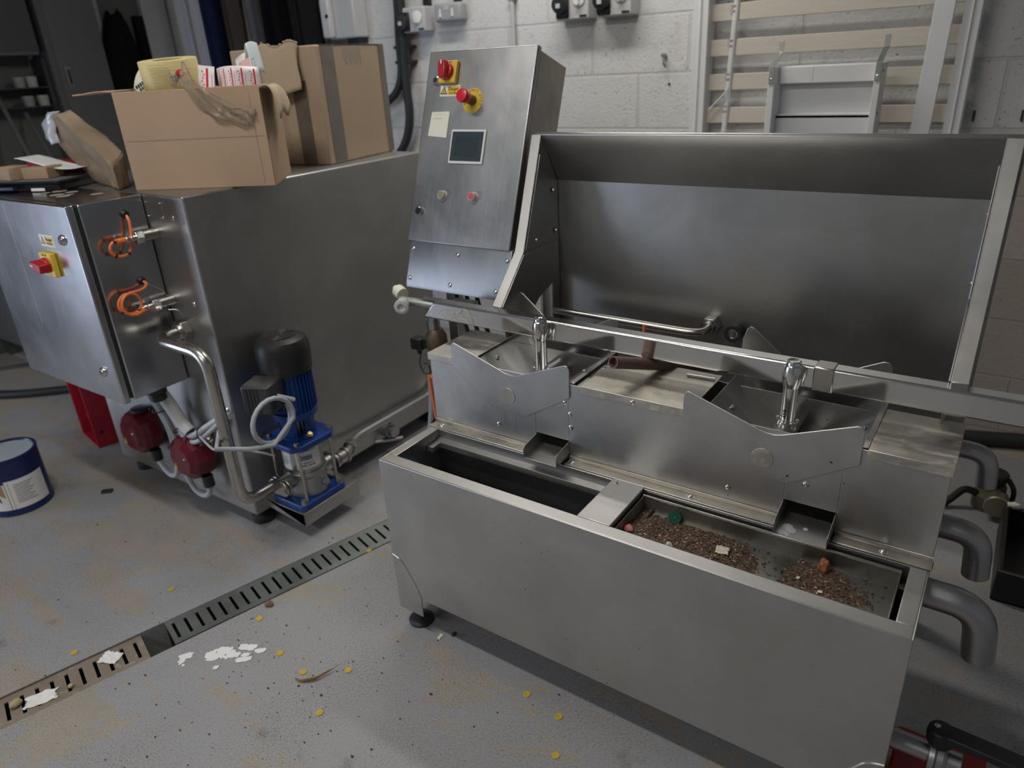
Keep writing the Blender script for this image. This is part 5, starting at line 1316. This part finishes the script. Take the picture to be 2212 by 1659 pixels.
MB().box(sx0+.022, sx1-.020, sy0+.060, sy0+.075, 1.02, 1.205).build('lower_panel', plain('cool_white', (.66, .67, .70), .5, vary=.04), SU, .001)
for x in (sx0+.011, sx1-.010):
    b = MB(); b.strip([(x-.009, sy0-.001, sz-.055), (x-.009, sy0-.001, sz+.001), (x-.009+.0, sy0+.095, sz+.048), (x-.009, sy0+.098, sz+.085)], (.018, 0, 0), .0025, [(0, -1, 0), (0, -.7, .7), (0, -.7, .7), (0, -1, 0)])
    br = b.build('corner_bracket', M['galv'], SU, .0005); screw(br, (x, sy0-.0035, sz-.040), (0, -1, 0), .004)
MB().box(sx0+.14, sx0+.1406, sy0+.0545, sy0+.056, sz-.056, sz-.004).build('pencil_line', plain('soft_grey', (.35, .34, .33), .8), SU)
b = MB()
for z in (sz-.025, sz-.16): b.cyl((sx1-.002, sy0+.03, z), (sx1+.001, sy0+.03, z), .005)
b.build('dowel_hole', M['dark'], SU)

# ------------------------------------------------------------------ dim left end of the room
def cloth(name, label, cat, x0, x1, z0, z1, y, depth, m, seed, topw=.65, axis='x', parent=None):
    t = thing(name, ((x0+x1)/2, y, z0) if axis == 'x' else (y, (x0+x1)/2, z0), label, cat)
    cx, hw = (x0+x1)/2, (x1-x0)/2; n_ = 64; b = MB()
    def f(s, tt):
        a = 2*math.pi*s; wv = topw+(1-topw)*min(1, (1-tt)*3.2)**.6
        fold = 1+.20*math.sin(7*a+seed+2*tt)*(1-.5*tt)+.10*math.sin(13*a+seed*3)
        u, v = math.cos(a)*hw*wv, math.sin(a)*depth*.5*fold
        p = (cx+u, y+v) if axis == 'x' else (y+v, cx+u)
        return Vector((*p, z0+(z1-z0)*tt-.05*abs(math.cos(a))*tt**3+.012*math.sin(3*a+seed)*(1-tt)))
    b.grid(f, n_, 16); b.build('garment', m, t, smooth=60, thick=.006)
    return t
def cl_mat(n, c): return plain(n, c, .95, spec=.1, vary=.25, scale=6)
cloth('jacket', 'dark navy jacket hanging on the back wall left of the brown coat', 'jacket', -3.03, -2.905, 1.05, 2.15, 1.90, .13, cl_mat('navy_cloth', (.012, .018, .05)), 1)
cloth('jacket', 'black jacket hanging between the navy jacket and the brown coat', 'jacket', -2.895, -2.825, 1.05, 2.10, 1.93, .09, cl_mat('black_cloth_a', (.008, .008, .009)), 5)
cloth('coat', 'dark brown coat hanging on the back wall beside the grey coat', 'coat', -2.815, -2.675, 1.05, 2.12, 1.89, .13, cl_mat('brown_cloth', (.055, .045, .042)), 2)
cloth('coat', 'grey coat hanging on the back wall right of the brown coat', 'coat', -2.665, -2.53, 1.05, 2.08, 1.92, .12, cl_mat('grey_cloth', (.13, .125, .13)), 3)
cloth('coat', 'wide black coat hanging nearest the grey fuse box', 'coat', -2.47, -2.215, 1.20, 2.15, 1.90, .18, cl_mat('black_cloth_b', (.006, .006, .007)), 4, .8)
cloth('coat', 'black waterproof coat hanging tight against the left side of the grey fuse box', 'coat', -2.205, -2.05, 1.12, 2.15, 1.86, .14, cl_mat('black_cloth_c', (.012, .012, .013)), 7, .85)
cloth('coat', 'long black coat hanging on the left side wall', 'coat', 1.50, 1.73, .95, 1.86, -3.57, .12, cl_mat('black_cloth_d', (.008, .008, .008)), 6, .35, 'y')
b = MB(); b.box(-3.64, -3.60, 1.765, 1.825, 1.20, 1.83); o = b.build('black_strap', cl_mat('black_cloth_e', (.008, .008, .008)), None, .006); tag(o, 'narrow black strap hanging on the left side wall near the corner', 'strap')
for k, (x, zz) in enumerate(((-3.43, 1.56), (-3.35, 1.54), (-3.27, 1.53), (-3.19, 1.51))):
    o = MB().box(x-.031, x+.031, Y1-.055-.012*(k % 2), Y1-.001, zz-.005*k, CEIL-.001).build('white_trunking', plain('trunking_white_%d' % k, (.74-.05*(k % 2), .74-.05*(k % 2), .75), .5, vary=.06), None, .004)
    tag(o, ('leftmost', 'second from left', 'third from left', 'rightmost')[k]+' white upright trunking on the back wall in the far corner', 'trunking', 'white trunking in the far corner')
b = MB(); b.box(-3.645, -3.60, 1.83, 2.0, .3, 2.4); o = b.build('grey_panel', plain('panel_grey', (.40, .40, .41), .6, vary=.06), None, .004); tag(o, 'plain grey panel standing in the far corner beside the white trunking', 'sheet')  # light grey panel against the left wall, not plywood
t = thing('locker', (-3.55, 1.31, 0), 'dark grey locker with a recessed handle on the left side wall', 'locker')
MB().box(-3.645, -3.48, 1.13, 1.46, 0, 1.95).build('locker_body', plain('locker_grey', (.085, .085, .088), .5, vary=.1, scale=3), t, .004)
b = MB(); b.box(-3.482, -3.474, 1.17, 1.455, .05, 1.93); ld = b.build('locker_door', plain('locker_door_grey', (.10, .10, .105), .5, vary=.1, scale=3), t, .003)
b = MB(); b.box(-3.475, -3.470, 1.195, 1.225, 1.44, 1.55); b.build('handle_surround', plain('handle_grey', (.16, .16, .165), .4), ld, .006)
b = MB(); b.box(-3.471, -3.468, 1.203, 1.217, 1.455, 1.535); b.build('handle_recess', M['black'], ld, .004)
tag(MB().box(X0, X0+.03, 1.455, 1.50, 0, 2.2).build('trim_1', plain('trim_grey', (.30, .30, .31), .6)), kind='structure')
tag(MB().box(X0, X0+.03, 1.52, 1.56, 0, 2.2).build('trim_2', plain('trim_grey2', (.34, .34, .35), .6)), kind='structure')
t = thing('wall_cupboard', (-3.55, .75, 1.62), 'dark wall cupboard high up on the left side wall above the pale tubs', 'cupboard')
MB().box(-3.645, -3.50, .30, 1.10, 1.63, 2.3).build('cupboard_body', plain('cupboard_dark', (.045, .045, .047), .5), t, .004)
MB().box(-3.51, -3.495, .32, 1.09, 1.615, 1.635).build('cupboard_rail', plain('rail_grey', (.08, .08, .085), .5), t, .003)
b = MB(); b.box(-3.645, -3.52, .35, 1.10, 1.445, 1.452); b.box(-3.645, -3.52, .35, 1.12, 1.345, 1.352); b.box(-3.645, -3.52, 1.10, 1.125, 1.33, 1.6)
o = b.build('wall_shelf', plain('shelf_dark', (.03, .03, .032), .6), None, .001); tag(o, 'dark two-tier wall shelf on the left side wall holding pale tubs', 'shelf')
for k, (y, z, lab) in enumerate(((.965, 1.452, 'pale tub on the upper tier of the dark wall shelf, left one'), (1.03, 1.452, 'pale tub on the upper tier of the dark wall shelf, right one'), (.985, 1.352, 'pale tub on the lower tier of the dark wall shelf, left one'), (1.065, 1.352, 'pale tub on the lower tier of the dark wall shelf, right one'))):
    b = MB(); b.lathe((-3.555, y, z), (0, 0, 1), [(0, .028), (.045, .031), (.05, .032), (.055, .030)], 20); o = b.build('tub', plain('tub_%d' % k, (.34-.1*(k % 2 == 0),)*3, .5)); tag(o, lab, 'tub', 'tubs on the dark wall shelf')
t = thing('workbench', (-3.3, .9, 0), 'dark workbench along the left side wall behind the tank', 'bench')
MB().box(-3.645, -3.08, .45, 1.10, .84, .88).build('bench_top', plain('bench_dark', (.05, .05, .055), .5), t, .004)
for x, y in ((-3.12, .50), (-3.12, 1.06), (-3.6, .5), (-3.6, 1.06)): MB().box(x-.03, x+.03, y-.03, y+.03, 0, .84).build('leg', plain('bench_leg', (.05, .05, .05), .6), t)
MB().box(-3.64, -3.10, .46, .50, .10, .82).build('end_panel', plain('bench_panel', (.14, .145, .14), .6, vary=.2, scale=4), t)
for k in range(2):
    o = MB().tube([(-3.20+.03*k, .80+.1*k, .881), (-3.58, .84+.12*k, 1.42-.1*k)], .012, 8).build('pole', plain('pole_grey_%d' % k, (.10, .10, .10), .5)); tag(o, 'dark pole leaning from the workbench to the left wall, '+('longer one' if k == 0 else 'shorter one'), 'pole')
tag(MB().tube([(-3.55, -.05, .022), (-2.884, .125, .022), (-2.55, .44, .022), (-2.3, .75, .022)], .021, 12, .2).build('black_hose', M['black_rubber']), 'thick black hose lying on the bright floor left of the tank', 'hose')
b = MB(); b.box(-.02, .02, 0, 1.3, 0, .012, Matrix.Translation((-3.42, .25, 0)) @ Matrix.Rotation(R(-38), 4, 'Z')); tag(b.build('floor_strip', plain('strip_grey', (.10, .10, .105), .6)), 'flat grey strip lying on the floor beyond the black hose', 'strip')
o = MB().box(-.93, -.745, 1.12, 1.30, 0, .10).build('red_crate', plain('deep_red', (.20, .015, .015), .5), None, .008); tag(o, 'dark red crate on the floor behind the left end of the trough', 'crate')

# ------------------------------------------------------------------ floor at the right end
o = MB().tube([(1.20, 1.86, .03), (1.45, 1.95, .03), (2.1, 1.975, .03), (3.0, 1.98, .03)], .029, 14, .2).build('black_hose', M['black_rubber']); tag(o, 'thick black hose along the foot of the wall at the right', 'hose')
t = thing('dosing_pump', (1.325, 1.44, 0), 'small pump with black screw cap standing on the floor behind the steel elbows', 'pump')
b = MB(); b.lathe((1.325, 1.44, 0), (0, 0, 1), [(0, .05), (.05, .05), (.06, .042), (.085, .040), (.09, .034)], 24); b.build('pump_body', plain('olive_body', (.10, .10, .05), .5), t, .002)
b = MB(); b.lathe((1.325, 1.44, .092), (0, 0, 1), [(0, .030), (.006, .036), (.034, .040), (.040, .036), (.038, .02)], 24); c = b.build('screw_cap', M['black'], t)
b = MB(); b.tube([(1.362, 1.43, .12), (1.385, 1.42, .09), (1.385, 1.42, .05), (1.37, 1.43, .03)], .008, 8, .02); b.tube([(1.29, 1.42, .05), (1.25, 1.40, .07), (1.22, 1.38, .03), (1.20, 1.36, .012)], .012, 10, .02); b.build('pump_hose', M['black'], t)
b = MB(); b.lathe((1.345, 1.35, .055), (0, -1, .1), [(-.05, .035), (0, .037), (.004, .033)], 20); b.build('metal_ring', plain('old_brass', (.35, .33, .22), .4, .8), t)
t = thing('black_tray', (1.65, 1.12, 0), 'black plastic tray with a blue hose on the floor at the right picture edge', 'tray')
b = MB(); 
for bx in ((1.36, 2.2, .93, 1.30, 0, .01), (1.36, 2.2, .93, .945, 0, .10), (1.36, 2.2, 1.285, 1.30, 0, .10), (1.36, 1.375, .945, 1.285, 0, .10), (2.185, 2.2, .945, 1.285, 0, .10)): b.box(*bx)
b.build('tray_shell', M['black'], t, .004)
o = MB().tube([(1.42, .99, .022), (1.7, 1.02, .022), (2.1, 1.10, .022)], .011, 10, .1).build('blue_hose', plain('dark_blue_hose', (.008, .012, .06), .4)); tag(o, 'dark blue hose lying in the black tray at the right', 'hose')
lump('white_bead', 'pale double bead on the edge of the black floor tray at the right', 'bead', (1.385, 1.292, .108), .012, (1.5, .9, .8), M['cream'], 4, .4)
o = MB().box(1.216, 1.38, -.03, .27, 0, .085).build('red_crate', plain('crate_red', (.28, .008, .006), .45), None, .006); tag(o, 'red crate on the floor below the lever valve at the lower right', 'crate')
